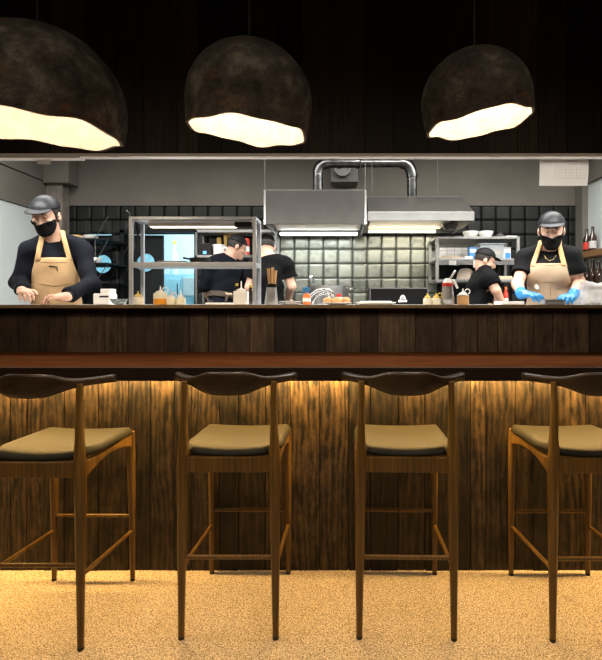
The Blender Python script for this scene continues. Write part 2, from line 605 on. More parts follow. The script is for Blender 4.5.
back_box(KX0 - .15, KX1 + .15, TZ, 3.2, 'wall_kitchen_back', M['plaster'])
mb = MB()
for a, c, z0, z1 in ((KX0 - .15, hx[0], KF, TZ), (hx[1], hx[2], KF, HZ), (hx[3], KX1 + .15, KF, TZ), (hx[0], hx[3], HZ, TZ)):
    mb.box(a, c, KBACK, KBACK + .12, z0, z1)
structure(mb.build('wall_kitchen_back_lower', M['grout']))


def tiles(x0, x1, z0, z1, name, m, pitch=.1545, y=KBACK, seed=1, skip=None, xo=0):
    r = random.Random(seed)
    bm = bmesh.new()
    tl = bm.faces.layers.float.new('tone')
    gl = bm.verts.layers.float.new('glaze')
    nx = int(math.ceil((x1 - x0) / pitch)) + 1
    nz = int(math.ceil((z1 - z0) / pitch))
    g = .0018
    for i in range(nx):
        for j in range(nz):
            a, c = x0 + (i - xo) * pitch + g, x0 + (i + 1 - xo) * pitch - g
            e, f = z1 - (j + 1) * pitch + g, z1 - j * pitch - g
            a, c, e = max(a, x0 + g), min(c, x1 - g), max(e, z0 + g)
            if c - a < .02 or f - e < .02:
                continue
            if skip and any(a < s[1] and c > s[0] and e < s[3] for s in skip):
                # trim against the doorway
                s = [s for s in skip if a < s[1] and c > s[0] and e < s[3]][0]
                if a < s[0] - .03:
                    c = s[0] - g
                elif c > s[1] + .03:
                    a = s[1] + g
                elif f > s[3] + .03:
                    e = s[3] + g
                else:
                    continue
            t = r.random()
            tx, tz = r.uniform(-.012, .012), r.uniform(-.012, .012)
            us, vs = [0, .16, .84, 1], [0, .16, .84, 1]
            grid = {}
            for p, u in enumerate(us):
                for q, v in enumerate(vs):
                    inner = p in (1, 2) and q in (1, 2)
                    X = a + (c - a) * u
                    Z = e + (f - e) * v
                    Y = y - (.0105 if not inner else .0112) + (u - .5) * tx * .3 + (v - .5) * tz * .3
                    vv = bm.verts.new((X, Y, Z))
                    vv[gl] = 1.0 if inner else 0.25
                    grid[p, q] = vv
            for p in range(3):
                for q in range(3):
                    fc = bm.faces.new((grid[p, q], grid[p + 1, q], grid[p + 1, q + 1], grid[p, q + 1]))
                    fc[tl] = t
                    fc.smooth = True
            rim = [grid[0, 0], grid[1, 0], grid[2, 0], grid[3, 0], grid[3, 1], grid[3, 2], grid[3, 3], grid[2, 3], grid[1, 3], grid[0, 3], grid[0, 2], grid[0, 1]]
            bk = []
            for v in rim:
                k = bm.verts.new((v.co.x, y + .001, v.co.z))
                k[gl] = 0
                bk.append(k)
            for k in range(12):
                fc = bm.faces.new((rim[k], bk[k], bk[(k + 1) % 12], rim[(k + 1) % 12]))
                fc[tl] = t
    bmesh.ops.recalc_face_normals(bm, faces=bm.faces[:])
    me = bpy.data.meshes.new(name)
    bm.to_mesh(me)
    bm.free()
    me.materials.append(m)
    o = bpy.data.objects.new(name, me)
    C.objects.link(o)
    return structure(o)


xl, xr = W(270, 0, KBACK).x, W(437.5, 0, KBACK).x
tiles(W(62, 0, KBACK).x, xl, 1.0, TZ, 'wall_tiles_left', M['tile_d'], seed=3, skip=[(hx[0], hx[1], KF, HZ), (hx[2], hx[3], KF, HZ)])
tiles(xl, xr, 1.0, TZ, 'wall_tiles_middle', M['tile_l'], seed=4, xo=.35)
tiles(xr, W(580, 0, KBACK).x, 1.0, TZ, 'wall_tiles_right', M['tile_d'], seed=8)
# right side: pilaster, pale side wall, dropped beam
px0 = W(579.5, 0, 5.2).x
structure(MB().box(px0, KX1 + .15, 5.14, KBACK + .02, KF, 3.2, bev=.004).build('wall_corner_pillar', M['plaster']))
structure(MB().box(KX1, KX1 + .15, UPY + .1, 5.14, KF, 2.56).build('wall_kitchen_right', M['plaster_l']))
structure(MB().box(KX1 - .03, KX1 + .15, UPY + .1, 5.14, 2.56, 2.80).build('wall_kitchen_right_band', M['plaster']))
structure(MB().box(KX1 - .09, KX1 + .15, UPY + .1, 5.14, 2.80, 3.2).build('wall_kitchen_right_beam', M['alu']))

# ------------------------------------------------------------------ blue back room behind the doorways
bx0, bx1, by1 = -3.3, -1.25, 7.3
structure(MB().box(bx0, bx1, KBACK + .12, by1, KF - .05, KF).build('floor_storeroom', M['cyan']))
structure(MB().box(bx0, bx1, KBACK + .12, by1, 2.75, 2.8).build('ceiling_storeroom', M['cyan']))
structure(MB().box(bx0, bx1, by1, by1 + .1, KF, 2.75).build('wall_storeroom_back', M['cyan']))
structure(MB().box(bx0 - .1, bx0, KBACK + .12, by1, KF, 2.75).build('wall_storeroom_left', M['cyan']))
structure(MB().box(bx1, bx1 + .1, KBACK + .12, by1, KF, 2.75).build('wall_storeroom_right', M['cyan']))


def porthole_leaf(name, x0, x1, z1, cx, cz, r, y, nm):
    """dark door leaf with a round window: frame ring cut as a real hole"""
    mb = MB()
    bm = mb.bm
    n = 32
    for yy in (y, y + .035):
        pass
    ang = [2 * PI * k / n for k in range(n)]

    def outer(a):
        dx, dz = math.cos(a), math.sin(a)
        ts = []
        if dx > 1e-6: ts.append((x1 - cx) / dx)
        if dx < -1e-6: ts.append((x0 - cx) / dx)
        if dz > 1e-6: ts.append((z1 - cz) / dz)
        if dz < -1e-6: ts.append((KF + .005 - cz) / dz)
        t = min(ts)
        return cx + dx * t, cz + dz * t
    corners = [math.atan2(zz - cz, xx - cx) % (2 * PI) for xx in (x0, x1) for zz in (KF + .005, z1)]
    ang = sorted(ang + corners)
    fi = [bm.verts.new((cx + r * math.cos(a), y, cz + r * math.sin(a))) for a in ang]
    fo = [bm.verts.new((outer(a)[0], y, outer(a)[1])) for a in ang]
    bi = [bm.verts.new((cx + r * math.cos(a), y + .035, cz + r * math.sin(a))) for a in ang]
    bo = [bm.verts.new((outer(a)[0], y + .035, outer(a)[1])) for a in ang]
    mb.skin([fi, fo, bo, bi], loop=True)
    d = structure(mb.build(name, M['darkframe']))
    pane = MB().lathe((cx, y + .022, cz), [(.001, 0), (r - .001, 0), (r - .001, .006), (.001, .006)], 32, R=Matrix.Rotation(PI / 2, 3, 'X')).build('pane', M['window'], d, base=(0, 0, 0))
    ring = MB()
    ring.tube([(cx + (r + .006) * math.cos(2 * PI * k / 28), y - .003, cz + (r + .006) * math.sin(2 * PI * k / 28)) for k in range(29)], .006, 8, cap=False, ref=(0, 1, 0)).build('window_ring', M['black'], d, base=(0, 0, 0), smooth=True)
    return d


k = KBACK + .05
c1 = W(145.5, 262.5, k)
porthole_leaf('door_1', hx[2] + .004, W(163, 0, k).x, HZ - .018, c1.x, c1.z, .098, k, 'door')
c2 = W(102.5, 264, k)
porthole_leaf('door_2', hx[0] + .004, hx[1] - .004, HZ - .018, c2.x, c2.z, .098, k, 'door')
# dark frames of the doorways
mb = MB()
for x in (hx[2] - .0, ):
    mb.box(x - .03, x + .012, KBACK - .03, KBACK + .04, KF, HZ + .03)
mb.box(hx[2] - .03, hx[3] + .02, KBACK - .03, KBACK + .04, HZ + .0, HZ + .04)
mb.box(hx[3] - .012, hx[3] + .02, KBACK - .03, KBACK + .04, KF, HZ + .03)
structure(mb.build('trim_3', M['darkframe']))

s = thing('storage_cabinet', W(180, 305, 6.9) * 1, 'pale blue storage cabinet standing in the room seen through the kitchen doorway', 'cabinet')
s.location.z = KF
s['_b'] = tuple(s.location)
xa, xb = W(163, 0, 6.8).x, W(197, 0, 6.8).x
MB().box(xa, xb, 6.8, 7.25, KF, W(0, 274, 6.8).z, bev=.006).build('body', M['cyan_d'], s)
for i, (p, q) in enumerate(((164, 180), (181, 196))):
    d = MB().box(W(p, 0, 6.78).x, W(q, 0, 6.78).x, 6.78, 6.80, KF + .08, W(0, 279, 6.8).z, bev=.004).build('door', M['cyan_d'], s)
    MB().box(W(q - 3, 0, 6.77).x, W(q - 2.2, 0, 6.77).x, 6.765, 6.782, 1.45, 1.6).build('handle', M['chrome'], d)
s = thing('wall_box', W(190, 296, 6.5), 'blue steel cupboard hung low at the doorway right edge', 'cupboard')
s.location.z = W(0, 297, 6.4).z
s['_b'] = tuple(s.location)
MB().box(W(182, 0, 6.4).x, W(203, 0, 6.4).x, 6.4, 6.775, s.location.z, W(0, 276, 6.4).z, bev=.006).build('body', M['cyan_d'], s)
MB().box(W(183, 0, 6.38).x, W(202, 0, 6.38).x, 6.385, 6.40, s.location.z + .02, W(0, 277.5, 6.4).z, bev=.004).build('door', M['cyan'], s)
s = thing('tall_jug', W(174.5, 274, 6.95), 'pale blue tall bottle on the cabinet beyond the doorway', 'bottle')
z0 = W(0, 274, 6.8).z
s.location.z = z0
s['_b'] = tuple(s.location)
MB().lathe((s.location.x, 6.95, z0), [(.05, 0), (.055, .02), (.055, .26), (.02, .34), (.02, .42)], 16).build('body', M['cyan'], s, smooth='auto')
MB().lathe((s.location.x, 6.95, z0 + .42), [(.024, 0), (.024, .05)], 12).build('lid', M['yellow'], s)


# ------------------------------------------------------------------ pendant lamps
def lamp(px, py, d, R, rim_dz, tilt_y, tilt_x, label, seed, cordpx=None, rimr=.975, squash=.965):
    r = random.Random(seed)
    c = W(px, py, d)
    top = c + Vector((0, 0, R * squash))
    L = thing('pendant_lamp', top, label, 'lamp', None)
    nph, nth = 72, 26
    ph0 = [r.uniform(0, 6.28) for _ in range(6)]
    rot = Matrix.Rotation(math.radians(tilt_y), 3, 'Y') @ Matrix.Rotation(math.radians(tilt_x), 3, 'X')

    def wob(p, t):
        return 1 + .012 * math.sin(2 * p + ph0[0] + 2 * t) + .010 * math.sin(3 * p + ph0[1] - 3 * t) + .006 * math.sin(7 * p + ph0[2] + 5 * t)

    def rimz(p):
        return -rim_dz + R * (.020 * math.sin(2 * p + ph0[3]) + .022 * math.sin(5 * p + ph0[4]) + .012 * math.sin(9 * p + ph0[5]))

    def surf(off):
        rows = []
        for i in range(nth + 1):
            row = []
            for k in range(nph):
                p = 2 * PI * k / nph
                if i <= 17:
                    t = (PI / 2) * i / 17
                    rad, z = R * math.sin(t), R * squash * math.cos(t)
                else:
                    f = (i - 17) / (nth - 17)
                    rad, z = R * (1 - (1 - rimr) * f ** 1.8), rimz(p) * f
                rad = max(rad - off, .0005)
                if i <= 17:
                    z -= off * math.cos(t)
                q = wob(p, i / nth)
                row.append(c + rot @ Vector((rad * q * math.cos(p), rad * q * math.sin(p), z)))
            rows.append(row)
        return rows

    def sheet(rows_a, rows_b, name, m, parent):
        """closed shell between two surfaces"""
        mb = MB()
        bm = mb.bm
        A = [[bm.verts.new(p) for p in row] for row in rows_a[1:]]
        B = [[bm.verts.new(p) for p in row] for row in rows_b[1:]]
        for G, row in ((A, rows_a), (B, rows_b)):
            tip = bm.verts.new(sum(row[0], Vector()) / nph)
            for k in range(nph):
                bm.faces.new((tip, G[0][k], G[0][(k + 1) % nph]))
            for a, bb in zip(G[:-1], G[1:]):
                for k in range(nph):
                    bm.faces.new((a[k], bb[k], bb[(k + 1) % nph], a[(k + 1) % nph]))
        for k in range(nph):
            bm.faces.new((A[-1][k], B[-1][k], B[-1][(k + 1) % nph], A[-1][(k + 1) % nph]))
        return mb.build(name, m, parent, smooth='auto')
    t = R * .055
    sheet(surf(0), surf(t * .35), 'shade', M['shade'], L)
    sheet(surf(t * .36), surf(t), 'lining', M['lining'], L)
    hx_ = W(cordpx, 0, d).x if cordpx else c.x
    mb = MB()
    mb.tube([(hx_, d, 3.298), (hx_ + .003, d, 3.0), (hx_ + .001, d, top.z + .05), (hx_, d, top.z - .01)], .004, 8)
    mb.build('cord', M['cord'], L, smooth=True)
    MB().lathe((hx_, d, 3.27), [(.05, 0), (.055, .005), (.055, .03)], 20).build('ceiling_cup', M['black'], L, smooth='auto')
    so = MB().lathe((c.x, d, c.z + R * squash - t - .10), [(.02, 0), (.024, .01), (.024, .11)], 16).build('socket', M['black'], L, smooth='auto')
    zb = c.z + R * squash - t - .15
    MB().lathe((c.x, d, zb - .02), [(.004, -.012), (.022, 0), (.031, .025), (.025, .05), (.014, .072)], 16).build('bulb', M['bulb'], so, smooth=True)
    ld = bpy.data.lights.new('lamp_light', 'POINT')
    ld.energy = LAMP_W
    ld.color = (1, .79, .55)
    ld.shadow_soft_size = .05
    lo = bpy.data.objects.new('lamp_light', ld)
    C.objects.link(lo)
    lo.location = (c.x, d, c.z + R * .12)
    return L


LAMP_W = 21
lamp(37, 110, 2.0, .334, .080, 4, 4, 'largest dark domed pendant lamp, cut off by the left edge of the photo', 3)
lamp(249, 104, 2.0, .250, .108, 5, 5, 'middle dark round pendant lamp above the second stool', 11)
lamp(476, 104, 2.0, .219, .080, -9, 3, 'dark domed pendant lamp on a visible cord, opening tilted up to the right', 19, cordpx=474)


# ------------------------------------------------------------------ bar stools
def make_stool(label):
    S = thing('bar_stool', (0, 0, 0), label, 'bar stool', 'wooden bar stools along the counter')
    for sx in (-1, 1):
        MB().tube([(sx * .189, -.243, .0), (sx * .189, -.243, .012)], .0125, 16).build('foot_cap', M['rubber'],
            MB().tube([(sx * .189, -.243, .012), (sx * .188, -.242, .25), (sx * .186, -.24, .5), (sx * .185, -.239, .62), (sx * .1845, -.239, .69), (sx * .184, -.239, .74), (sx * .182, -.238, .84), (sx * .180, -.236, .95), (sx * .180, -.233, 1.03)],
                      [.0125, .0165, .0205, .0225, .0235, .022, .017, .0135, .0125], 16).build('leg', M['walnut'], S, smooth='auto'), smooth='auto')
        MB().tube([(sx * .190, .240, .0), (sx * .190, .240, .012)], .0115, 16).build('foot_cap', M['rubber'],
            MB().tube([(sx * .190, .240, .012), (sx * .189, .238, .25), (sx * .188, .233, .5), (sx * .187, .229, .64), (sx * .186, .226, .725)],
                      [.0115, .0145, .018, .0195, .018], 16).build('leg', M['walnut'], S, smooth='auto'), smooth='auto')
        # curved side rail
        up, lo = [], []
        for i in range(17):
            f = i / 16
            y = -.232 + f * .45
            zt = .726 - .016 * math.sin(PI * f) + .004 * f
            zb = .655 + .040 * math.sin(PI * min(1, f * 1.02)) ** .8 - .006 * (1 - f)
            up.append((y, zt))
            lo.append((y, zb))
        MB().prism(up + lo[::-1], (sx * .186 - .011, 0, 0), (0, 1, 0), (0, 0, 1), (1, 0, 0), .022).build('side_rail', M['walnut'], S, bevel=.004)
        MB().tube([(sx * .188, -.238, .283), (sx * .189, .236, .243)], .0085, 12).build('side_stretcher', M['walnut'], S, smooth='auto')
    MB().box(-.176, .176, -.25, -.226, .668, .728, bev=.004).build('back_rail', M['walnut'], S)
    MB().box(-.176, .176, .214, .236, .660, .718, bev=.004).build('front_rail', M['walnut'], S)
    MB().tube([(-.186, -.242, .327), (.186, -.242, .327)], .0085, 12).build('back_stretcher', M['walnut'], S, smooth='auto')
    MB().tube([(-.187, .236, .316), (.187, .236, .316)], .0085, 12).build('front_stretcher', M['walnut'], S, smooth='auto')
    # saddle seat pad
    mb = MB()
    bm = mb.bm
    nu, nv = 26, 22
    top, bot = [], []
    for j in range(nv + 1):
        v = -1 + 2 * j / nv
        rt, rb = [], []
        for i in range(nu + 1):
            u = -1 + 2 * i / nu
            y = -.236 + (v + 1) / 2 * .462
            hw = .163 + .045 * min(1, max(0, (y + .22) / .10)) ** .8
            # rounded outline
            x = u * hw
            eu, ev = 1 - abs(u), 1 - abs(v)
            rx = 1 - (1 - min(1, eu / .14)) ** 2.2
            ry = 1 - (1 - min(1, ev / (.42 if v < 0 else .12))) ** 2.2
            edge = min(rx, ry) if True else 1
            zc = .728 + .016 * (u * u) * (1 - .45 * max(0, v)) + .009 * v * v * (v < 0) - .007 * max(0, v) - .004 * (1 - abs(v))
            th = .046
            zt = zc + th * (.42 + .58 * math.sqrt(max(edge, 0))) - .022
            zb = .7235 + .004 * (1 - edge) + (.007 * u * u)
            cr = (max(0, abs(u) - .86) / .14) * (max(0, abs(v) - .86) / .14)
            x *= 1 - .03 * cr
            y -= math.copysign(.008 * cr, v)
            rt.append(bm.verts.new((x, y, zt)))
            rb.append(bm.verts.new((x * .985, y * .985, min(zb, zt - .008))))
        top.append(rt)
        bot.append(rb)
    for j in range(nv):
        for i in range(nu):
            bm.faces.new((top[j][i], top[j][i + 1], top[j + 1][i + 1], top[j + 1][i]))
            bm.faces.new((bot[j][i], bot[j + 1][i], bot[j + 1][i + 1], bot[j][i + 1]))
    for j in range(nv):
        bm.faces.new((top[j][0], top[j + 1][0], bot[j + 1][0], bot[j][0]))
        bm.faces.new((top[j][nu], bot[j][nu], bot[j + 1][nu], top[j + 1][nu]))
    for i in range(nu):
        bm.faces.new((top[0][i], bot[0][i], bot[0][i + 1], top[0][i + 1]))
        bm.faces.new((top[nv][i], top[nv][i + 1], bot[nv][i + 1], bot[nv][i]))
    mb.build('seat', M['leather'], S, smooth=True)
    # horn-shaped backrest swept round the sitter
    mb = MB()
    rings = []
    n = 44
    for i in range(n + 1):
        t = -1 + 2 * i / n
        a = abs(t)
        x = .252 * t
        y = -.285 + .19 * a ** 2.1
        core = 1 / (1 + (a / .46) ** 5)
        zt = 1.0425 + .0335 * core + .006 * max(0, a - .6) / .4
        zb = 1.021 - .040 * core ** .9 - .004 * max(0, a - .7) / .3
        thick = .0135 + .006 * (1 - core) - .003 * max(0, a - .85) / .15
        hz, mz = (zt - zb) / 2, (zt + zb) / 2
        tang = Vector((.252, math.copysign(.19 * 2.1 * a ** 1.1, t), 0)).normalized()
        nrm = Vector((-tang.y, tang.x, 0))
        ring = []
        for k in range(16):
            an = 2 * PI * k / 16
            cu, sv = math.cos(an), math.sin(an)
            e = .62
            pu = math.copysign(abs(cu) ** e, cu) * thick
            pv = math.copysign(abs(sv) ** e, sv) * hz
            lean = -.10 * pv * core
            ring.append(mb.bm.verts.new(Vector((x, y, mz)) + nrm * (pu + lean) + Vector((0, 0, pv))))
        rings.append(ring)
    mb.skin(rings)
    mb.build('backrest', M['walnut_h'], S, smooth=True)
    return S


s0 = make_stool('leftmost bar stool with leather seat, its left side cut off by the photo edge')
spots = [(-1.196, 2.185, 0, None),
         (-.447, 2.248, 0, 'second bar stool from the left, under the middle pendant lamp'),
         (.273, 2.246, -1.5, 'third bar stool from the left, olive seat facing the counter'),
         (1.036, 2.234, 0, 'rightmost bar stool with leather seat, partly outside the photo')]
for i, (x, y, a, lab) in enumerate(spots):
    o = s0 if i == 0 else copy_tree(s0)
    o.location = (x, y, 0)
    o.rotation_euler.z = math.radians(a)
    if lab:
        o['label'] = lab

# ------------------------------------------------------------------ pass rack standing on the counter
rk = thing('steel_rack', W(192, 304, 2.95), 'steel two-tier rack standing on the counter in front of two cooks', 'rack')
ry0, ry1 = 2.872, 3.06
rx0, rx1 = W(128.7, 0, ry0).x, W(256, 0, ry0).x
zt = W(0, 216.5, ry0).z
zm0, zm1 = W(0, 266.8, ry0).z, W(0, 262, ry0).z
for x in (rx0, rx1 - .02):
    for y in (ry0, ry1 - .02):
        MB().box(x, x + .02, y, y + .02, CT, zt - .016, bev=.002).build('leg', M['rack'], rk)
mb = MB()
mb.box(rx0, rx1, ry0, ry0 + .02, zt - .016, zt, bev=.002).box(rx0, rx1, ry1 - .02, ry1, zt - .016, zt, bev=.002)
mb.box(rx0, rx0 + .02, ry0 + .02, ry1 - .02, zt - .016, zt).box(rx1 - .02, rx1, ry0 + .02, ry1 - .02, zt - .016, zt)
mb.build('top_frame', M['rack'], rk)
MB().box(rx0 + .02, rx1 - .02, ry0 + .02, ry1 - .02, zt - .008, zt - .002).build('top_shelf', M['white'], rk)
MB().box(rx0 + .001, rx1 - .001, ry0 + .001, ry1 - .001, zm0, zm1, bev=.002).build('middle_shelf', M['rack'], rk)
hl = MB().box(W(150, 0, 2.98).x, W(240, 0, 2.98).x, 2.945, 2.995, zt - .045, zt - .017, bev=.004).build('heat_lamp', M['alu'], rk)
MB().box(W(152, 0, 2.98).x, W(238, 0, 2.98).x, 2.952, 2.988, zt - .050, zt - .0455).build('lamp_tube', M['heatlamp'], hl)
mb = MB().box(W(235, 0, 2.95).x, W(252, 0, 2.95).x, 2.93, 3.0, zt - .05, zt - .02, bev=.004)
mb.build('lamp_holder', M['black'], rk)
hk = MB().tube([(rx0 + .006, ry0 + .006, zt - .002), (rx0 + .001, ry0 + .004, zt + .02), (rx0 - .016, ry0 + .004, zt + .035)], .004, 8)
hk.build('corner_hook', M['steel_d'], rk, smooth=True)

bt = thing('baking_tray', W(173, 261, 2.95), 'flat dark baking tray lying on the middle tier of the steel rack', 'tray')
bt.location.z = zm1 + .001
bt['_b'] = tuple(bt.location)
MB().box(W(160, 0, 2.95).x, W(187.5, 0, 2.95).x, 2.90, 3.03, zm1 + .001, zm1 + .010, bev=.003).build('body', M['steel_d'], bt)
fp = thing('frying_pan', W(200, 261, 2.96), 'black pan on the middle tier of the steel rack', 'pan')
fp.location.z = zm1
fp['_b'] = tuple(fp.location)
MB().lathe((fp.location.x, 2.965, zm1), [(.052, 0), (.058, .004), (.064, .030), (.061, .030), (.055, .006), (.001, .006)], 28, cap1=False).build('pan_body', M['blackiron'], fp, smooth='auto')
MB().tube([(fp.location.x - .062, 2.965, zm1 + .025), (fp.location.x - .10, 2.96, zm1 + .032)], .006, 8).build('handle', M['blackiron'], fp, smooth=True)
# ladle and tongs hanging inside the left posts
tg = thing('kitchen_tongs', W(135.5, 222, 2.98), 'dark tongs hanging at the left end inside the steel rack', 'tongs')
p = lambda a, b_: W(a, b_, 2.98)
MB().tube([p(134.0, 221.5), p(133.2, 232), p(133.6, 244), p(135.2, 249)], [.004, .007, .006, .008], 8).build('arm', M['steel_d'], tg, smooth=True)
MB().tube([p(136, 221.5), p(138.2, 232), p(137.0, 244), p(135.9, 250)], [.004, .007, .006, .008], 8).build('arm', M['blackiron'], tg, smooth=True)
MB().tube([p(133.7, 221.5), p(135, 219.6), p(136.3, 221.5)], .004, 8).build('hinge', M['steel_d'], tg, smooth=True)


# ------------------------------------------------------------------ bottles on the counter
def ret(o, z):
    o.location.z = z
    o['_b'] = tuple(o.location)
    return o


def squeeze(px, d, wpx, ytop, label, body, nozzle, fill=None, fillm=None, loop=False, square=False, yshould=None):
    c = W(px, 304, d)
    o = ret(thing('squeeze_bottle', c, label, 'squeeze bottle', 'squeeze bottles on the counter'), CT)
    r = wpx * d / F / 2
    H = W(0, ytop, d).z - CT
    hs = (W(0, yshould, d).z - CT) if yshould else H * .58
    x, y = c.x, d
    if square:
        MB().box(x - r, x + r, y - r, y + r, CT, CT + hs, bev=.008).build('body', body, o, smooth='auto')
    elif fill:
        hf = hs * fill
        MB().lathe((x, y, CT), [(r * .93, 0), (r, .005), (r, hf)], 24).build('sauce', fillm, o, smooth='auto')
        MB().lathe((x, y, CT + hf), [(r, 0), (r, hs - hf - .008), (r * .9, hs - hf), (r * .6, hs - hf + .002)], 24).build('body', body, o, smooth='auto')
    else:
        MB().lathe((x, y, CT), [(r * .93, 0), (r, .005), (r, hs - .01), (r * .9, hs - .001), (r * .6, hs)], 24).build('body', body, o, smooth='auto')
    cap = MB().lathe((x, y, CT + hs), [(r * .68, 0), (r * .68, .006), (r * .55, .011), (r * .28, .014), (.0045, .022), (.0035, H - hs)], 18).build('nozzle_cap', nozzle, o, smooth='auto')
    if loop:
        pts = [Vector((x + r * .3, y, CT + hs + .014))]
        for k in range(9):
            a = PI * .85 - k / 8 * PI * 1.25
            pts.append(Vector((x + r * .75 + r * .42 * math.cos(a), y - .004, CT + hs + .018 + r * .42 * math.sin(a))))
        MB().tube(pts, .0028, 8).build('cap_strap', nozzle, cap, smooth=True)
    return o


D = 2.97
squeeze(138, D, 11, 291, 'cream squeeze bottle with yellow nozzle at the left post of the rack', M['cream'], M['yellow'])
squeeze(160.5, D, 13.5, 286, 'half full orange sauce squeeze bottle under the steel rack', M['cream'], M['white'], .52, M['orange'], loop=True, yshould=293)
squeeze(171, D, 9.6, 290.5, 'white squeeze bottle between the orange sauce and another white bottle', M['cream'], M['white'], loop=True, yshould=297.5)
squeeze(180.8, D, 9.6, 290.5, 'small white squeeze bottle, the right one of a close pair under the rack', M['cream'], M['white'], yshould=297.5)
squeeze(241.2, D, 13.4, 281, 'tall square white squeeze bottle at the right post of the rack', M['white'], M['white'], square=True, yshould=291)
squeeze(427.5, D, 8.6, 293, 'yellowish squeeze bottle left of its twin near the black grill', M['cream'], M['yellow'], yshould=298)
squeeze(436.3, D, 9.5, 293, 'yellowish squeeze bottle with cap strap beside the steel cream whipper', M['cream'], M['yellow'], loop=True, yshould=298)
squeeze(463, D, 11.6, 288.5, 'tan sauce squeeze bottle right of the steel cream whipper', M['white'], M['white'], .93, M['tan'], loop=True, yshould=294.5)

# cream whipper
c = ret(thing('cream_whipper', W(447.6, 304, D), 'stainless cream whipper with red collar and pale nozzle', 'cream whipper'), CT)
x, y = c.location.x, D
h = lambda yy: W(0, yy, D).z - CT
MB().lathe((x, y, CT), [(.036, 0), (.0385, .004), (.037, h(297)), (.031, h(286.5))], 28).build('body', M['steel'], c, smooth='auto')
MB().lathe((x, y, CT + h(286.5)), [(.032, 0), (.032, h(283) - h(286.5))], 28).build('collar', M['red'], c, smooth='auto')
hd = MB().lathe((x, y, CT + h(283)), [(.03, 0), (.024, .008), (.018, .022), (.012, .028)], 20).build('head', M['white'], c, smooth='auto')
MB().tube([(x + .005, y, CT + h(281)), (x + .035, y, CT + h(281)), (x + .05, y - .002, CT + h(285)), (x + .058, y - .004, CT + h(288.5))], [.012, .010, .008, .006], 10).build('nozzle', M['white'], hd, smooth=True)
MB().tube([(x + .008, y, CT + h(280)), (x + .03, y, CT + h(275)), (x + .047, y, CT + h(270.5))], [.007, .007, .006], 10).build('lever', M['steel'], hd, smooth=True)

# canister of wooden spoons
c = ret(thing('utensil_canister', W(271.5, 304, D), 'tapered steel canister on the counter right of the rack', 'canister'), CT)
x = c.location.x
MB().lathe((x, D, CT), [(.041, 0), (.042, .004), (.030, h(287.5)), (.027, h(287.5)), (.036, .008), (.001, .008)], 28, cap1=False).build('body', M['steel'], c, smooth='auto')
MB().lathe((x, D, CT + h(287.5)), [(.0305, 0), (.032, .003), (.032, h(284) - h(287.5)), (.0275, h(284) - h(287.5)), (.0275, 0)], 28, cap0=False, cap1=False).build('rim', M['black'], c, smooth='auto')
for (bx, tx, ty, lab) in ((-.006, 268.4, 268.5, 'leftmost wooden utensil handle sticking out of the steel canister'), (.002, 272.4, 267.5, 'middle wooden utensil handle sticking out of the steel canister'), (.010, 275.6, 270.5, 'rightmost wooden utensil handle sticking out of the steel canister')):
    t_ = W(tx, ty, D + .004)
    m_ = MB().tube([(x + bx, D + .003, CT + .012), (x + bx * .5 + (t_.x - x) * .5, D + .003, CT + h(287)), t_], [.006, .0085, .0095], 10)
    tag(m_.build('wooden_spoon', M['spoonwood'], base=(x + bx, D, CT + .012), smooth='auto'), lab, 'utensil', 'wooden utensils in the canister')

# tap
c = ret(thing('kitchen_tap', W(307, 304, 3.08), 'chrome swan-neck tap arching over the counter before the pot', 'tap'), CT)
q = lambda a, b_, d=3.08: W(a, b_, d)
MB().lathe((q(307, 304).x, 3.08, CT), [(.022, 0), (.022, .012), (.014, .02)], 18).build('base', M['chrome'], c, smooth='auto')
MB().tube([q(307, 303.5), q(308.5, 299), q(312, 294.6), q(317, 291), q(323, 289.6), q(329, 290.4), q(332.3, 293), q(333, 296.5)], .0095, 12).build('spout', M['chrome'], c, smooth=True)
MB().tube([q(312.5, 304, 3.11), q(314, 299.5, 3.11), q(317, 296, 3.11), q(323, 293.6, 3.11), q(328, 294.6, 3.11), q(330, 297, 3.11)], .006, 10).build('hose', M['chrome'], c, smooth=True)

# spray bottle
c = ret(thing('spray_bottle', W(306.8, 304, 3.0), 'orange spray bottle with a blue trigger head beside the tap', 'spray bottle'), CT)
x, y = c.location.x, 3.0
h3 = lambda yy: W(0, yy, 3.0).z - CT
MB().lathe((x, y, CT), [(.022, 0), (.024, .004), (.024, h3(296)), (.012, h3(293))], 20).build('body', M['redorange'], c, smooth='auto')
MB().lathe((x, y, CT + .018), [(.0243, 0), (.0243, .022)], 20).build('label_band', M['white'], c, smooth='auto')
tr = MB().lathe((x, y, CT + h3(293)), [(.013, 0), (.013, .012)], 16).build('trigger_collar', M['blue'], c, smooth='auto')
MB().box(x - .024, x + .016, y - .009, y + .009, CT + h3(290.5), CT + h3(287), bev=.004).build('trigger_head', M['blue'], tr)
MB().tube([(x - .016, y, CT + h3(290)), (x - .022, y, CT + h3(292)), (x - .02, y, CT + h3(294))], .004, 8).build('trigger', M['blue'], tr, smooth=True)

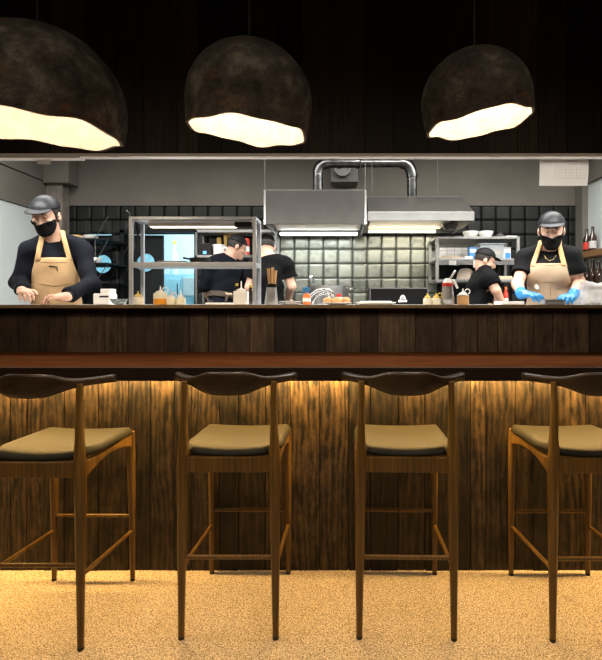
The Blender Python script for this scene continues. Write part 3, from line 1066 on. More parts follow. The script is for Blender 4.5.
# plate of rolls with a small red capped jar
c = ret(thing('serving_plate', W(337, 304, 3.0), 'white plate of rolls on the counter in front of the pot', 'plate'), CT)
x = c.location.x
MB().lathe((x, 3.02, CT), [(.05, 0), (.055, .003), (.09, .010), (.09, .013), (.05, .006), (.001, .006)], 32, cap1=False).build('body', M['ceramic'], c, smooth='auto')
for bx, by, rr, lab in ((-.055, .0, .03, 'leftmost baked roll on the plate before the pot'), (.0, -.012, .034, 'middle baked roll on the plate before the pot'), (.052, .004, .031, 'rightmost baked roll on the plate before the pot')):
    m_ = MB().lathe((x + bx, 3.02 + by, CT + .0095), [(rr * .75, 0), (rr, .008), (rr * .98, .018), (rr * .75, .029), (rr * .35, .035), (.001, .036)], 22)
    tag(m_.build('bread_roll', M['bun'], base=(x + bx, 3.02 + by, CT + .0095), smooth=True), lab, 'roll', 'rolls on the plate')
c = ret(thing('sauce_jar', W(339, 304, 3.14), 'small red capped jar behind the plate of rolls', 'jar'), CT)
MB().lathe((c.location.x, 3.14, CT), [(.02, 0), (.022, .004), (.022, .04), (.015, .048)], 18).build('body', M['white'], c, smooth='auto')
MB().lathe((c.location.x, 3.14, CT + .048), [(.016, 0), (.016, .016), (.013, .02)], 18).build('lid', M['red'], c, smooth='auto')

# round lid / serving tray on the counter, wide
c = ret(thing('round_tray', W(376, 304, 3.0), 'wide round pale tray lying on the counter before the black grill', 'tray'), CT)
MB().lathe((c.location.x, 3.02, CT), [(.10, 0), (.122, .012), (.122, .016), (.10, .016), (.09, .022), (.001, .022)], 40, cap1=False).build('body', M['alu'], c, smooth='auto')
# white plates by chef
for i, lab in enumerate(('lowest white plate of the stack right of the canister', 'top white plate of the stack right of the canister')):
    z = CT + i * .011
    m_ = MB().lathe((W(290, 0, 3.08).x, 3.08, z), [(.04, 0), (.044, .002), (.068, .009), (.068, .0105), (.04, .004), (.001, .004)], 32, cap1=False)
    tag(m_.build('plate', M['ceramic'], base=(W(290, 0, 3.08).x, 3.08, z), smooth='auto'), lab, 'plate', 'white plates on the counter')

# receipt printer, bowl
c = ret(thing('receipt_printer', W(102, 304, 3.12), 'small white receipt printer beside the left cook', 'printer'), CT)
f_ = lambda a: W(a, 0, 3.08).x
zz = lambda b_: W(0, b_, 3.08).z
MB().box(f_(94.5), f_(111), 3.06, 3.17, CT, zz(293.5), bev=.008).build('body', M['white'], c)
MB().box(f_(100.5), f_(110.5), 3.075, 3.16, zz(293.6), zz(288.8), bev=.006).build('lid', M['white'], c)
MB().box(f_(101), f_(110), 3.057, 3.0595, zz(297.5), zz(296)).build('paper_slot', M['black'], c)
c = ret(thing('glass_bowl', W(119, 304, 3.0), 'clear glass bowl on the counter left of the rack', 'bowl'), CT)
MB().lathe((c.location.x, 3.0, CT), [(.025, 0), (.04, .010), (.053, .034), (.0505, .035), (.037, .013), (.001, .005)], 32, cap1=False).build('body', M['glass'], c, smooth=True)

# metal tray and plastic wrapped pack beside the right cook
c = ret(thing('metal_pan', W(546, 304, 2.96), 'shallow steel food pan on the counter in front of the right cook', 'pan'), CT)
f2 = lambda a: W(a, 0, 2.92).x
mb = MB()
z1 = W(0, 299.6, 2.92).z
mb.box(f2(541), f2(560), 2.86, 2.94, CT, CT + .004)
mb.box(f2(541), f2(560), 2.86, 2.864, CT, z1).box(f2(541), f2(560), 2.936, 2.94, CT, z1)
mb.box(f2(541), f2(541.7), 2.864, 2.936, CT, z1).box(f2(559.3), f2(560), 2.864, 2.936, CT, z1)
mb.build('body', M['steel'], c)
mb = MB().box(f2(540), f2(561), 2.852, 2.8599, z1 - .003, z1).box(f2(540), f2(561), 2.9401, 2.948, z1 - .003, z1)
mb.build('rim', M['steel'], c)
c = ret(thing('wrapped_pack', W(596, 304, 3.05), 'clear plastic wrapped pack on the counter at the right edge', 'pack'), CT)
mb = MB()
r5 = random.Random(3)
xa, xb = W(587, 0, 3.0).x, W(612, 0, 3.0).x
bm = mb.bm
n = 9
P = {}
for i in range(n + 1):
    for j in range(n + 1):
        for sd in (0, 1):
            u, v = i / n, j / n
            bulge = .035 * (1 - (2 * u - 1) ** 4) * (1 - (2 * v - 1) ** 4)
            P[i, j, sd] = bm.verts.new((xa + (xb - xa) * u + r5.uniform(-.003, .003), 3.08 + (bulge + .01) * (1 if sd else -1) + r5.uniform(-.006, .006), CT + .001 + v * .138 + r5.uniform(-.003, .003) * (v > 0) + (.008 * math.sin(u * 7) if v == 1 else 0)))
for i in range(n):
    for j in range(n):
        bm.faces.new((P[i, j, 0], P[i + 1, j, 0], P[i + 1, j + 1, 0], P[i, j + 1, 0]))
        bm.faces.new((P[i, j, 1], P[i, j + 1, 1], P[i + 1, j + 1, 1], P[i + 1, j, 1]))
for k in range(n):
    bm.faces.new((P[k, 0, 0], P[k, 0, 1], P[k + 1, 0, 1], P[k + 1, 0, 0]))
    bm.faces.new((P[k, n, 0], P[k + 1, n, 0], P[k + 1, n, 1], P[k, n, 1]))
    bm.faces.new((P[0, k, 0], P[0, k + 1, 0], P[0, k + 1, 1], P[0, k, 1]))
    bm.faces.new((P[n, k, 0], P[n, k, 1], P[n, k + 1, 1], P[n, k + 1, 0]))
mb.build('film', M['film'], c, smooth='auto')
MB().box(xa + .02, xb - .02, 3.065, 3.095, CT + .003, CT + .09, bev=.01).build('contents', M['white'], c)
c = thing('grey_chair', W(583, 304, 3.75), 'grey rounded chair back behind the right cook', 'chair')
c.location.z = KF
c['_b'] = tuple(c.location)
cx_, cy_ = W(577, 0, 3.75).x, 3.80
mb = MB()
bm = mb.bm
pts = []
hw_ = W(586.3, 0, 3.75).x - cx_
for k in range(24):
    a = PI * k / 23
    pts.append((hw_ * math.copysign(abs(math.cos(a)) ** .6, math.cos(a)), .13 * math.sin(a) ** .7))
poly = [(hw_, -.35)] + [(p_, q_ + .0) for p_, q_ in pts] + [(-hw_, -.35)]
mb.prism(poly, (cx_, cy_, W(0, 277, 3.75).z - .13), (1, 0, 0), (0, 0, 1), (0, 1, 0), .03).build('backrest', mat('grey_plastic_chair', (.33, .34, .33), .5), c, bevel=.008)
MB().box(cx_ - hw_, cx_ + hw_, cy_ + .035, cy_ + .42, KF + .66, KF + .70, bev=.012).build('seat', M['steel_d'], c)
for sx in (-1, 1):
    for sy in (.055, .39):
        MB().tube([(cx_ + sx * (hw_ - .03), cy_ + sy, KF), (cx_ + sx * (hw_ - .035), cy_ + sy, KF + .66)], .012, 10).build('leg', M['steel_d'], c)
for sx in (-1, 1):
    MB().tube([(cx_ + sx * (hw_ - .05), cy_ + .05, KF + .66), (cx_ + sx * (hw_ - .05), cy_ + .025, W(0, 300, 3.75).z)], .012, 10).build('back_post', M['steel_d'], c)

# ------------------------------------------------------------------ hanging sheet and tags on the rail
c = thing('hanging_order_sheet', W(563, 160, 2.91), 'white printed sheet hanging from the rail above the right cook', 'paper')
mb = MB()
bm = mb.bm
ya, yb = W(0, 159, 2.92).z, W(0, 185.2, 2.92).z
A, B = [], []
nx_, nz_ = 8, 6
grid = {}
for i in range(nx_ + 1):
    for j in range(nz_ + 1):
        u, v = i / nx_, j / nz_
        xx = W(539.2 + .8 * v + (49 - .4 * v) * u, 0, 2.92).x
        yy = 2.915 + .018 * v * v + .006 * math.sin(u * 3.1)
        z_ = ya + (yb - ya) * v
        grid[i, j] = (bm.verts.new((xx, yy, z_)), bm.verts.new((xx, yy + .0012, z_)))
for i in range(nx_):
    for j in range(nz_):
        for s_ in (0, 1):
            bm.faces.new([grid[a, e][s_] for a, e in ((i, j), (i + 1, j), (i + 1, j + 1), (i, j + 1))])
for i in range(nx_):
    for j in (0, nz_):
        bm.faces.new((grid[i, j][0], grid[i + 1, j][0], grid[i + 1, j][1], grid[i, j][1]))
for j in range(nz_):
    for i in (0, nx_):
        bm.faces.new((grid[i, j][0], grid[i, j + 1][0], grid[i, j + 1][1], grid[i, j][1]))
mb.build('sheet', M['paper'], c, smooth='auto')
mb = MB()


def line(x0, y0, x1, y1, wd=.9):
    def P_(px, py):
        v = (py - 159) / 26.2
        u = (px - 539.2 - .8 * v) / (49 - .4 * v)
        return Vector((W(px, 0, 2.92).x, 2.915 + .018 * v * v + .006 * math.sin(u * 3.1) - .0006, ya + (yb - ya) * v))
    n_ = 5
    for k_ in range(n_):
        a_ = P_(x0 + (x1 - x0) * k_ / n_, y0 + (y1 - y0) * k_ / n_)
        b_ = P_(x0 + (x1 - x0) * (k_ + 1) / n_, y0 + (y1 - y0) * (k_ + 1) / n_)
        mb.tube([a_, b_], .0009 * wd, 5)


for gx in (555.5, 566, 577, 586):
    line(gx, 161, gx, 178)
for gy in (161.5, 169.5, 178):
    line(555.5, gy, 586, gy)
for gx in (557.5, 568, 579):
    for gy in (163, 171):
        line(gx, gy + 1.5, gx + 6, gy + 1.5)
        line(gx, gy + 3.2, gx + 5, gy + 3.2, .7)
        line(gx, gy + 4.8, gx + 6.4, gy + 4.8, .7)
for gy in (162, 164, 166):
    line(545, gy, 552, gy, .7)
mb.build('printed_table', M['ink'], c)
c = thing('rail_tag', W(44, 160, 2.88), 'small white paper tag hanging from the rail above the left cook', 'tag')
za, zb_ = 2.168, W(0, 164.6, 2.88).z
MB().box(W(38.3, 0, 2.88).x, W(51.2, 0, 2.88).x, 2.872, 2.8735, zb_, za, R=Matrix.Rotation(math.radians(2), 3, 'Y')).build('card', M['paper'], c)
for (a, b_, lab) in ((111, 119, 'small white clip on the rail above the left end of the rack'), (300.5, 309, 'small white clip on the rail above the left hood'), (490, 501, 'small white clip on the rail left of the printed sheet')):
    m_ = MB().box(W(a, 0, 2.84).x, W(b_, 0, 2.84).x, 2.8385, 2.8455, W(0, 157.2, 2.84).z, W(0, 154.3, 2.84).z, bev=.0015)
    tag(m_.build('rail_clip', M['white'], base=W((a + b_) / 2, 156, 2.84)), lab, 'clip', 'clips on the rail')

# ------------------------------------------------------------------ extraction hoods
def quad_shell(mb, a, b, t):
    """walls between two horizontal rectangles a (x0,x1,y0,y1,z) and b, thickness t inwards"""
    def rect(r, k):
        x0, x1, y0, y1, z = r
        return [Vector((x0 + k, y0 + k, z)), Vector((x1 - k, y0 + k, z)), Vector((x1 - k, y1 - k, z)), Vector((x0 + k, y1 - k, z))]
    bm = mb.bm
    O = [[bm.verts.new(p_) for p_ in rect(r, 0)] for r in (a, b)]
    I = [[bm.verts.new(p_) for p_ in rect(r, t)] for r in (a, b)]
    for k_ in range(4):
        j = (k_ + 1) % 4
        bm.faces.new((O[0][k_], O[0][j], O[1][j], O[1][k_]))
        bm.faces.new((I[0][k_], I[1][k_], I[1][j], I[0][j]))
        bm.faces.new((O[0][k_], I[0][k_], I[0][j], O[0][j]))
        bm.faces.new((O[1][k_], O[1][j], I[1][j], I[1][k_]))


hy0, hy1 = 4.32, 5.12
HX0, HX1 = W(264.3, 0, hy0).x, W(366, 0, hy0).x
hz0, hz1 = W(0, 224.3, hy0).z, W(0, 190, hy0).z
H1 = thing('extraction_hood', W(315, 190, 4.7), 'boxy brushed steel extraction hood hanging over the pot', 'hood')
mb = MB()
quad_shell(mb, (HX0, HX1, hy0, hy1, hz0), (HX0, HX1, hy0, hy1, hz1), .012)
mb.box(HX0, HX1, hy0, hy1, hz1 - .002, hz1 + .004)
mb.build('body', M['hood'], H1, bevel=.003)
MB().box(HX0 + .03, HX1 - .03, hy0 + .05, hy1 - .10, hz0 + .05, hz0 + .065).build('filter_panel', M['filter'], H1)
mb = MB().box(HX0 - .004, HX0 + .012, hy0 - .004, hy0 + .012, hz0, hz1)
mb.box(HX1 - .012, HX1 + .004, hy0 - .004, hy0 + .012, hz0, hz1)
mb.build('corner_strip', M['steel'], H1)
MB().box(HX0 + .05, HX1 - .05, hy1 - .09, hy1 - .04, hz0 + .004, hz0 + .03, bev=.006).build('light_tube', M['hoodlight'], H1)
for px_, d_ in ((264.8, hy0 + .03), (365.2, hy0 + .03)):
    p0 = W(px_, 189, d_)
    m_ = MB().tube([(p0.x, d_, hz1), (p0.x, d_, 3.2)], .002, 6)
    m_.box(p0.x - .006, p0.x + .006, d_ - .006, d_ + .006, hz1, hz1 + .07)
    m_.build('suspension_wire', M['steel_d'], H1)

gy0, gy1 = 4.35, 5.14
GX0, GX1 = W(367.5, 0, gy0).x, W(474.5, 0, gy0).x
gz0, gz1 = W(0, 220.8, gy0).z, W(0, 211.6, gy0).z
gzt = W(0, 196.8, 4.62).z
H2 = thing('extraction_hood', W(420, 197, 4.8), 'wide canopy extraction hood with sloping sides and warm inner light', 'hood')
mb = MB()
quad_shell(mb, (GX0, GX1, gy0, gy1, gz0), (GX0, GX1, gy0, gy1, gz1), .012)
mb.build('skirt', M['steel_m'], H2, bevel=.003)
mb = MB()
tx0, tx1 = W(365.5, 0, 4.62).x, W(461.5, 0, 4.62).x
quad_shell(mb, (GX0 + .004, GX1 - .004, gy0 + .004, gy1, gz1), (max(tx0, GX0 + .004), tx1, 4.62, gy1, gzt), .010)
mb.box(max(tx0, GX0 + .004), tx1, 4.62, gy1, gzt - .002, gzt + .004)
mb.build('canopy', M['hood'], H2, bevel=.002)
mb = MB()
fb = [(gy0 + .06, gz0 + .015), (gy1 - .10, gz0 - .012 + .02), (gy1 - .10, gz0 + .03), (gy0 + .06, gz0 + .03)]
mb.box(GX0 + .04, GX1 - .16, gy0 + .05, gy1 - .08, gz0 + .034, gz0 + .046)
mb.build('filter_panel', M['filter'], H2)
m_ = MB().box(GX0 + .05, GX1 - .20, gy1 - .075, gy1 - .035, gz0 + .002, gz0 + .026, bev=.006).build('light_tube', M['hoodlight_w'], H2)
mb = MB()
mb.lathe((W(451, 0, gy0 + .25).x, gy0 + .30, gz0 - .035), [(.03, 0), (.055, .0), (.075, .055), (.03, .055)], 20)
mb.build('grease_cup', M['hood'], H2, smooth='auto')
for px_, d_ in ((372, 4.7), (437.5, 4.7)):
    p0 = W(px_, 189, d_)
    MB().tube([(p0.x, d_, gzt), (p0.x, d_, 3.2)], .0018, 6).build('suspension_wire', M['steel_d'], H2)


def duct(mb, pts, R_, ribs=0.0, step=.02, seg=20):
    """round duct along points resampled so that spiral seams can be ribbed"""
    P_ = [Vector(p_) for p_ in pts]
    out, rad = [], []
    L_ = 0
    for a_, b_ in zip(P_[:-1], P_[1:]):
        n_ = max(1, int((b_ - a_).length / step))
        for k_ in range(n_):
            out.append(a_.lerp(b_, k_ / n_))
    out.append(P_[-1])
    for i_ in range(len(out)):
        rad.append(R_ * (1 + ribs * (1 if i_ % 2 else -1)))
    mb.tube(out, rad, seg)


def elbow(c0, d0, c1, n=7):
    return [c0.lerp(d0, i_ / n).lerp(d0.lerp(c1, i_ / n), i_ / n) for i_ in range(n + 1)]


dk = 4.75
dr = 5.2 * dk / F
du = thing('ventilation_duct', W(318, 175, dk), 'shiny round metal duct rising from the boxy hood and turning right', 'duct')
mb = MB()
a0, a1 = W(318, 189, dk), W(318, 174, dk)
a0.z = hz1 + .004
duct(mb, [a0, a1], dr, .02)
mb.build('riser', M['galv'], du, smooth='auto')
zc = W(0, 163, dk).z
mb = MB()
duct(mb, elbow(a1, Vector((a1.x, dk, zc)), Vector((W(330, 0, dk).x, dk, zc))), dr * 1.06)
mb.build('elbow', M['galv'], du, smooth='auto')
mb = MB()
duct(mb, [(W(327, 0, dk).x, dk, zc), (W(360, 0, dk).x, dk, zc)], dr * .94, .025)
duct(mb, [(W(338, 0, dk).x, dk, zc), (W(341, 0, dk).x, dk, zc)], dr * 1.08)
duct(mb, [(W(356, 0, dk).x, dk, zc), (W(359, 0, dk).x, dk, zc)], dr * 1.08)
mb.build('straight_run', M['galv'], du, smooth='auto')
d2 = thing('ventilation_duct', W(412, 175, dk), 'round metal duct bending down into the sloping canopy hood', 'duct')
b0, b1 = W(412, 196, dk), W(412, 178, dk)
b0.z = gzt + .004
zc2 = W(0, 163, dk).z
mb = MB()
duct(mb, [b0, b1], dr * .95, .02)
mb.build('riser', M['galv'], d2, smooth='auto')
mb = MB()
duct(mb, elbow(b1, Vector((b1.x, dk, zc2)), Vector((W(401, 0, dk).x, dk, zc2))), dr * 1.12)
mb.build('elbow', M['galv'], d2, smooth='auto')
mb = MB()
duct(mb, [(W(403, 0, dk).x, dk, zc2), (W(361, 0, dk).x, dk, zc2)], dr * .85, .05)
mb.build('flexible_run', M['galv'], d2, smooth='auto')
c = thing('fan_box', W(344, 178, 5.15), 'dark square fan box on the wall behind the first duct', 'fan box')
MB().box(W(331, 0, 5.1).x, W(358, 0, 5.1).x, 5.1, KBACK, W(0, 182, 5.1).z, W(0, 150, 5.1).z, bev=.008).build('housing', mat('dark_grey_steel', (.10, .097, .09), .5), c)
mb = MB()
p_ = W(342.5, 168, 5.06)
mb.lathe((p_.x, 5.10, p_.z), [(.085, 0), (.085, .06), (.07, .06), (.07, .01), (.001, .01)], 28, cap1=False, R=Matrix.Rotation(PI / 2, 3, 'X'))
mb.build('round_collar', M['steel_d'], c, smooth='auto')

# ------------------------------------------------------------------ cook line and prep tables along the back wall
KT = 1.292


def table(name, x0, x1, y0, y1, z, label, under=True):
    t_ = thing(name, ((x0 + x1) / 2, (y0 + y1) / 2, KF), label, 'table')
    MB().box(x0, x1, y0, y1, z - .03, z, bev=.003).build('tabletop', M['steel'], t_)
    for xx in (x0 + .03, x1 - .03):
        for yy in (y0 + .03, y1 - .03):
            MB().tube([(xx, yy, KF), (xx, yy, z - .03)], .018, 10).build('leg', M['steel_d'], t_)
    MB().box(x0 + .03, x1 - .03, y0 + .03, y1 - .03, KF + .16, KF + .18).build('lower_shelf', M['steel'], t_)
    return t_


table('cooking_table', -.42, .92, 4.5, 5.27, KT, 'steel table along the pale tiles carrying the pot and black grill')
table('prep_table', -1.5, -.44, 4.97, 5.27, KT, 'steel table below the shelving in front of the two cooks')
table('prep_table', .94, 2.3, 4.82, 5.27, KT, 'steel table below the wall shelf at the bending cook')

c = thing('stock_pot', W(330, 304, 4.8), 'large stainless stock pot in front of the pale tiles', 'pot')
ret(c, KT)
x, y = W(329.5, 0, 4.8).x, 4.8
r_ = 19.3 * 4.8 / F
zr = W(0, 286, 4.8).z - KT
MB().lathe((x, y, KT), [(r_ * .97, 0), (r_, .01), (r_, zr - .004), (r_ * 1.02, zr), (r_ * .97, zr), (r_ * .96, .02), (.001, .02)], 40, cap1=False).build('body', M['steel'], c, smooth='auto')
for sx in (-1, 1):
    MB().tube([(x + sx * r_ * .98, y - .05, KT + zr - .03), (x + sx * (r_ + .05), y - .05, KT + zr - .02), (x + sx * (r_ + .055), y, KT + zr - .018), (x + sx * (r_ + .05), y + .05, KT + zr - .02), (x + sx * r_ * .98, y + .05, KT + zr - .03)], .009, 8).build('handle', M['chrome'], c, smooth=True)
m_ = MB().tube([W(311, 276.5, 4.72), W(314, 283, 4.76), W(320, 294, 4.84)], [.014, .012, .011], 10)
tag(m_.build('ladle', M['chrome'], base=W(320, 294, 4.84), smooth='auto'), 'ladle handle leaning out of the stock pot', 'ladle')

c = thing('grill_oven', W(399, 304, 4.75), 'black lidded grill with a white emblem against the pale tiles', 'grill')
ret(c, KT)
xa, xb = W(369.5, 0, 4.6).x, W(428.5, 0, 4.6).x
zt = W(0, 287.8, 4.6).z
MB().box(xa + .01, xb - .01, 4.6, 5.1, KT, zt - .006, bev=.012).build('body', M['grillblack'], c)
MB().box(xa, xb, 4.592, 5.11, zt - .012, zt, bev=.003).build('lid_rim', M['steel_d'], c)
mb = MB()
for xx in (xa, xb - .012):
    mb.box(xx, xx + .012, 4.588, 4.60, KT, zt - .012)
mb.build('corner_strip', M['steel_d'], c)
# emblem: dome over a base line with a dark rounded bar
ec = W(402.8, 298.3, 4.598)
mb = MB()
s_ = 3.7 / F
dome = [(-3.6 * s_, 0)] + [(3.6 * s_ * math.cos(PI - PI * k_ / 16), 5.6 * s_ * math.sin(PI * k_ / 16)) for k_ in range(1, 16)] + [(3.6 * s_, 0)]
inner = [(1.9 * s_ * math.cos(PI * k_ / 12), 2.9 * s_ * math.sin(PI * k_ / 12) + .6 * s_) for k_ in range(13)]
vo = [(px_, pz_) for px_, pz_ in dome]
vi = [(2.2 * s_ * math.cos(PI - PI * k_ / 16), 3.6 * s_ * math.sin(PI * k_ / 16)) for k_ in range(17)]
bm = mb.bm
A0 = [bm.verts.new((ec.x + p1, 4.5985, ec.z - .01 + p2)) for p1, p2 in vo]
A1 = [bm.verts.new((ec.x + p1, 4.5985, ec.z - .01 + p2)) for p1, p2 in vi]
B0 = [bm.verts.new((ec.x + p1, 4.6005, ec.z - .01 + p2)) for p1, p2 in vo]
B1 = [bm.verts.new((ec.x + p1, 4.6005, ec.z - .01 + p2)) for p1, p2 in vi]
for k_ in range(16):
    bm.faces.new((A0[k_], A0[k_ + 1], A1[k_ + 1], A1[k_]))
    bm.faces.new((B0[k_], B1[k_], B1[k_ + 1], B0[k_ + 1]))
    bm.faces.new((A0[k_], B0[k_], B0[k_ + 1], A0[k_ + 1]))
    bm.faces.new((A1[k_], A1[k_ + 1], B1[k_ + 1], B1[k_]))
for k_ in (0, 16):
    bm.faces.new((A0[k_], A1[k_], B1[k_], B0[k_]))
for q_ in range(4):
    mb.box(ec.x - 5.4 * s_ + q_ * 2.75 * s_, ec.x - 5.4 * s_ + q_ * 2.75 * s_ + 2.3 * s_, 4.5985, 4.6005, ec.z - .035, ec.z - .014)
mb.box(ec.x - 1.2 * s_, ec.x + 1.2 * s_, 4.5985, 4.6005, ec.z - .006, ec.z + .006)
mb.build('emblem', M['ceramic'], c)

# ------------------------------------------------------------------ shelving left of the hood
sy0, sy1 = 4.98, 5.26
c = thing('steel_shelving', W(235, 256, 5.1), 'steel shelving behind the two cooks left of the boxy hood', 'shelving')
c.location.z = KT
c['_b'] = tuple(c.location)
xa, xb = W(195, 0, sy0).x, W(276, 0, sy0).x
for xx in (xa, xb - .022):
    for yy in (sy0, sy1 - .022):
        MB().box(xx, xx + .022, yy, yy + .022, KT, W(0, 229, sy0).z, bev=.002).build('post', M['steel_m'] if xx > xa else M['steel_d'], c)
MB().box(xa, xb, sy0 + .0, sy1, W(0, 232.4, sy0).z, W(0, 229.6, sy0).z, bev=.002).build('shelf_board', M['steel_m'], c)
zs = W(0, 255.0, sy0).z
MB().box(xa, xb, sy0 + .0, sy1, zs - .025, zs, bev=.002).build('shelf_board', M['steel_m'], c)

b_ = thing('black_radio', W(204, 255, 5.05), 'small black radio with a blue display on the shelving', 'radio')
ret(b_, zs)
MB().box(W(196.8, 0, 5.0).x, W(211, 0, 5.0).x, 5.0, 5.16, zs, W(0, 243, 5.0).z, bev=.01).build('body', M['black'], b_)
MB().box(W(203, 0, 5.0).x, W(206.5, 0, 5.0).x, 4.996, 5.0005, W(0, 254, 5.0).z, W(0, 251, 5.0).z).build('display', mat('lit_blue_display', (.1, .3, .6), .4, emit=(.08, .4, .9), estr=1.0), b_)
b_ = thing('white_bucket', W(219, 255, 5.07), 'white plastic tub with a lid on the shelving above the cook', 'tub')
ret(b_, zs)
r_ = 6.2 * 5.05 / F
hh = W(0, 244, 5.0).z - zs
MB().lathe((b_.location.x, 5.07, zs), [(r_ * .9, 0), (r_ * .98, hh - .02), (r_ * .98, hh - .02)], 24).build('body', M['white'], b_, smooth='auto')
MB().lathe((b_.location.x, 5.07, zs + hh - .02), [(r_ * 1.04, 0), (r_ * 1.05, .014), (r_ * .98, .019)], 24).build('lid', M['white'], b_, smooth='auto')
MB().tube([(b_.location.x + r_ * .95, 5.05, zs + hh - .03), (b_.location.x + r_ * 1.4, 5.05, zs + hh - .04), (b_.location.x + r_ * 1.45, 5.05, zs + .05), (b_.location.x + r_ * .95, 5.05, zs + .02)], .012, 8).build('handle', M['white'], b_, smooth=True)
for i, (p0, p1, y_, lab) in enumerate(((217.5, 222, 237.5, 'leftmost upright yellow pasta pack on the shelving'), (224, 227.5, 234, 'second upright yellow pasta pack on the shelving'), (228, 231.5, 233.5, 'third upright yellow pasta pack on the shelving'), (232, 234.5, 235.5, 'rightmost upright yellow pasta pack on the shelving'))):
    mb = MB()
    mb.box(W(p0, 0, 5.17).x, W(p1, 0, 5.17).x, 5.165, 5.215, zs, W(0, y_, 5.17).z, bev=.01, R=Matrix.Rotation(math.radians(-3 + 2 * i), 3, 'Y'), piv=(W(p0, 0, 5.17).x, 5.19, zs))
    tag(mb.build('pasta_pack', M['pasta'], base=(W(p0, 0, 5.17).x, 5.19, zs)), lab, 'pack', 'pasta packs')
b_ = thing('red_tin', W(246, 255, 5.04), 'red and white tin on the shelving beside the cook in navy', 'tin')
ret(b_, zs)
r_ = 3.6 * 5.04 / F
hh = W(0, 238, 5.0).z - zs
MB().lathe((b_.location.x, 5.04, zs), [(r_, 0), (r_, hh * .93), (r_ * .8, hh)], 20).build('body', M['red'], b_, smooth='auto')
MB().lathe((b_.location.x, 5.04, zs + hh * .22), [(r_ * 1.01, 0), (r_ * 1.01, hh * .3)], 20).build('label_band', M['white'], b_, smooth='auto')
mb = MB().lathe((W(256.5, 0, 5.06).x, 5.06, zs), [(.035, 0), (.035, .13), (.02, .16), (.02, .18)], 18)
tag(mb.build('steel_flask', M['steel_d'], base=W(256.5, 255, 5.06) * 1), 'steel flask on the shelving between the two cooks', 'flask')

# dark bottles in front of the cook
for (px_, y_, lab) in ((237.0, 283.5, 'dark oil bottle with yellow cap left of the square white bottle'), (250.5, 285, 'dark bottle at the right post of the rack')):
    b_ = ret(thing('oil_bottle', W(px_, 304, 3.13), lab, 'bottle', 'dark bottles behind the rack'), CT)
    hh = W(0, y_, 3.13).z - CT
    MB().lathe((b_.location.x, 3.13, CT), [(.017, 0), (.018, .004), (.018, hh * .55), (.008, hh * .75), (.008, hh * .88)], 16).build('body', M['brown_glass'], b_, smooth='auto')
    MB().lathe((b_.location.x, 3.13, CT + hh * .88), [(.009, 0), (.009, hh * .12)], 12).build('cap', M['yellow'], b_, smooth='auto')

# ------------------------------------------------------------------ left wall shelf with bracket lines
c = thing('wall_shelf', W(85, 240, 4.95), 'dark wall shelves with diagonal wire braces behind the left cook', 'shelf')
xa, xb = W(68, 0, 4.9).x, W(113, 0, 4.9).x
shy0, shy1 = 4.80, KBACK - .012
zA, zB = W(0, 238.5, shy0).z, W(0, 262.5, shy0).z
for zz_ in (zA, zB, W(0, 282, shy0).z):
    MB().box(xa, xb, shy0, shy1, zz_ - .014, zz_, bev=.002).build('shelf_board', M['darkframe'], c)
for zz_, zl in ((zA + .22, zA), (zA - .01, zB), (zB - .01, W(0, 282, shy0).z)):
    for yy in (shy0 + .01, shy1 - .01):
        MB().tube([(xb - .005, yy, zz_), (xb - .13, yy, zl)], .0035, 6).build('brace', M['steel_d'], c)
for yy in (shy0 + .01, shy1 - .01):
    MB().tube([(xb - .13, yy, W(0, 282, shy0).z - .01), (xb - .13, yy, zA + .02)], .004, 6).build('upright', M['steel_d'], c)
for i, (px_, r_, m2, lab) in enumerate(((88, .075, 'ceramic', 'lowest plate of the stack on the dark wall shelf'), (88.5, .07, 'ceramic', 'second plate of the stack on the dark wall shelf'), (89.5, .062, 'ceramic', 'top plate of the stack on the dark wall shelf'))):
    z = zA + .0005 + i * .013
    m_ = MB().lathe((W(px_, 0, 4.85).x, 4.88, z), [(r_ * .6, 0), (r_ * .7, .002), (r_ * 1.1, .010), (r_ * 1.1, .0125), (r_ * .7, .005), (.001, .005)], 28, cap1=False)
    tag(m_.build('plate', M[m2], base=(W(px_, 0, 4.85).x, 4.88, z), smooth='auto'), lab, 'plate', 'plates on the wall shelf')
m_ = MB().box(W(72, 0, 4.8).x, W(80, 0, 4.8).x, 4.78, 4.95, zA, zA + .035, bev=.008)
tag(m_.build('chopping_board', M['spoonwood'], base=W(76, 238, 4.85)), 'brown wooden board at the left end of the dark wall shelf', 'board')
m_ = MB().lathe((W(96, 0, 4.85).x, 4.85, zB), [(.03, 0), (.05, .03), (.052, .05), (.048, .05), (.03, .008), (.001, .008)], 24, cap1=False)
tag(m_.build('small_bowl', M['ceramic'], base=(W(96, 0, 4.85).x, 4.85, zB), smooth='auto'), 'small white bowl on the middle dark wall shelf', 'bowl')

# ------------------------------------------------------------------ right wall shelf unit
uy0, uy1 = 4.86, 5.27
c = thing('steel_wall_shelf', W(478, 260, 5.0), 'three-tier steel wall shelf right of the canopy hood', 'shelf')
xa, xb = W(435.8, 0, uy0).x, W(520, 0, uy0).x
z1_, z2_, z3_ = W(0, 236.6, uy0).z, W(0, 258.4, uy0).z, W(0, 279.4, uy0).z
for xx in (xa, xb - .03):
    for yy in (uy0, uy1 - .03):
        MB().box(xx, xx + .03, yy, yy + .03, z3_ - .03, z1_ - .002, bev=.003).build('post', M['steel_m'], c)
for zz_, th in ((z1_, .022), (z2_, .022), (z3_, .026)):
    MB().box(xa, xb, uy0 - .002, uy1, zz_ - th, zz_, bev=.003).build('shelf_board', M['steel_m'], c)
MB().box(xa + .03, xb - .03, uy0 + .006, uy0 + .018, z2_ - .062, z2_ - .022).build('front_panel', M['steel_d'], c)
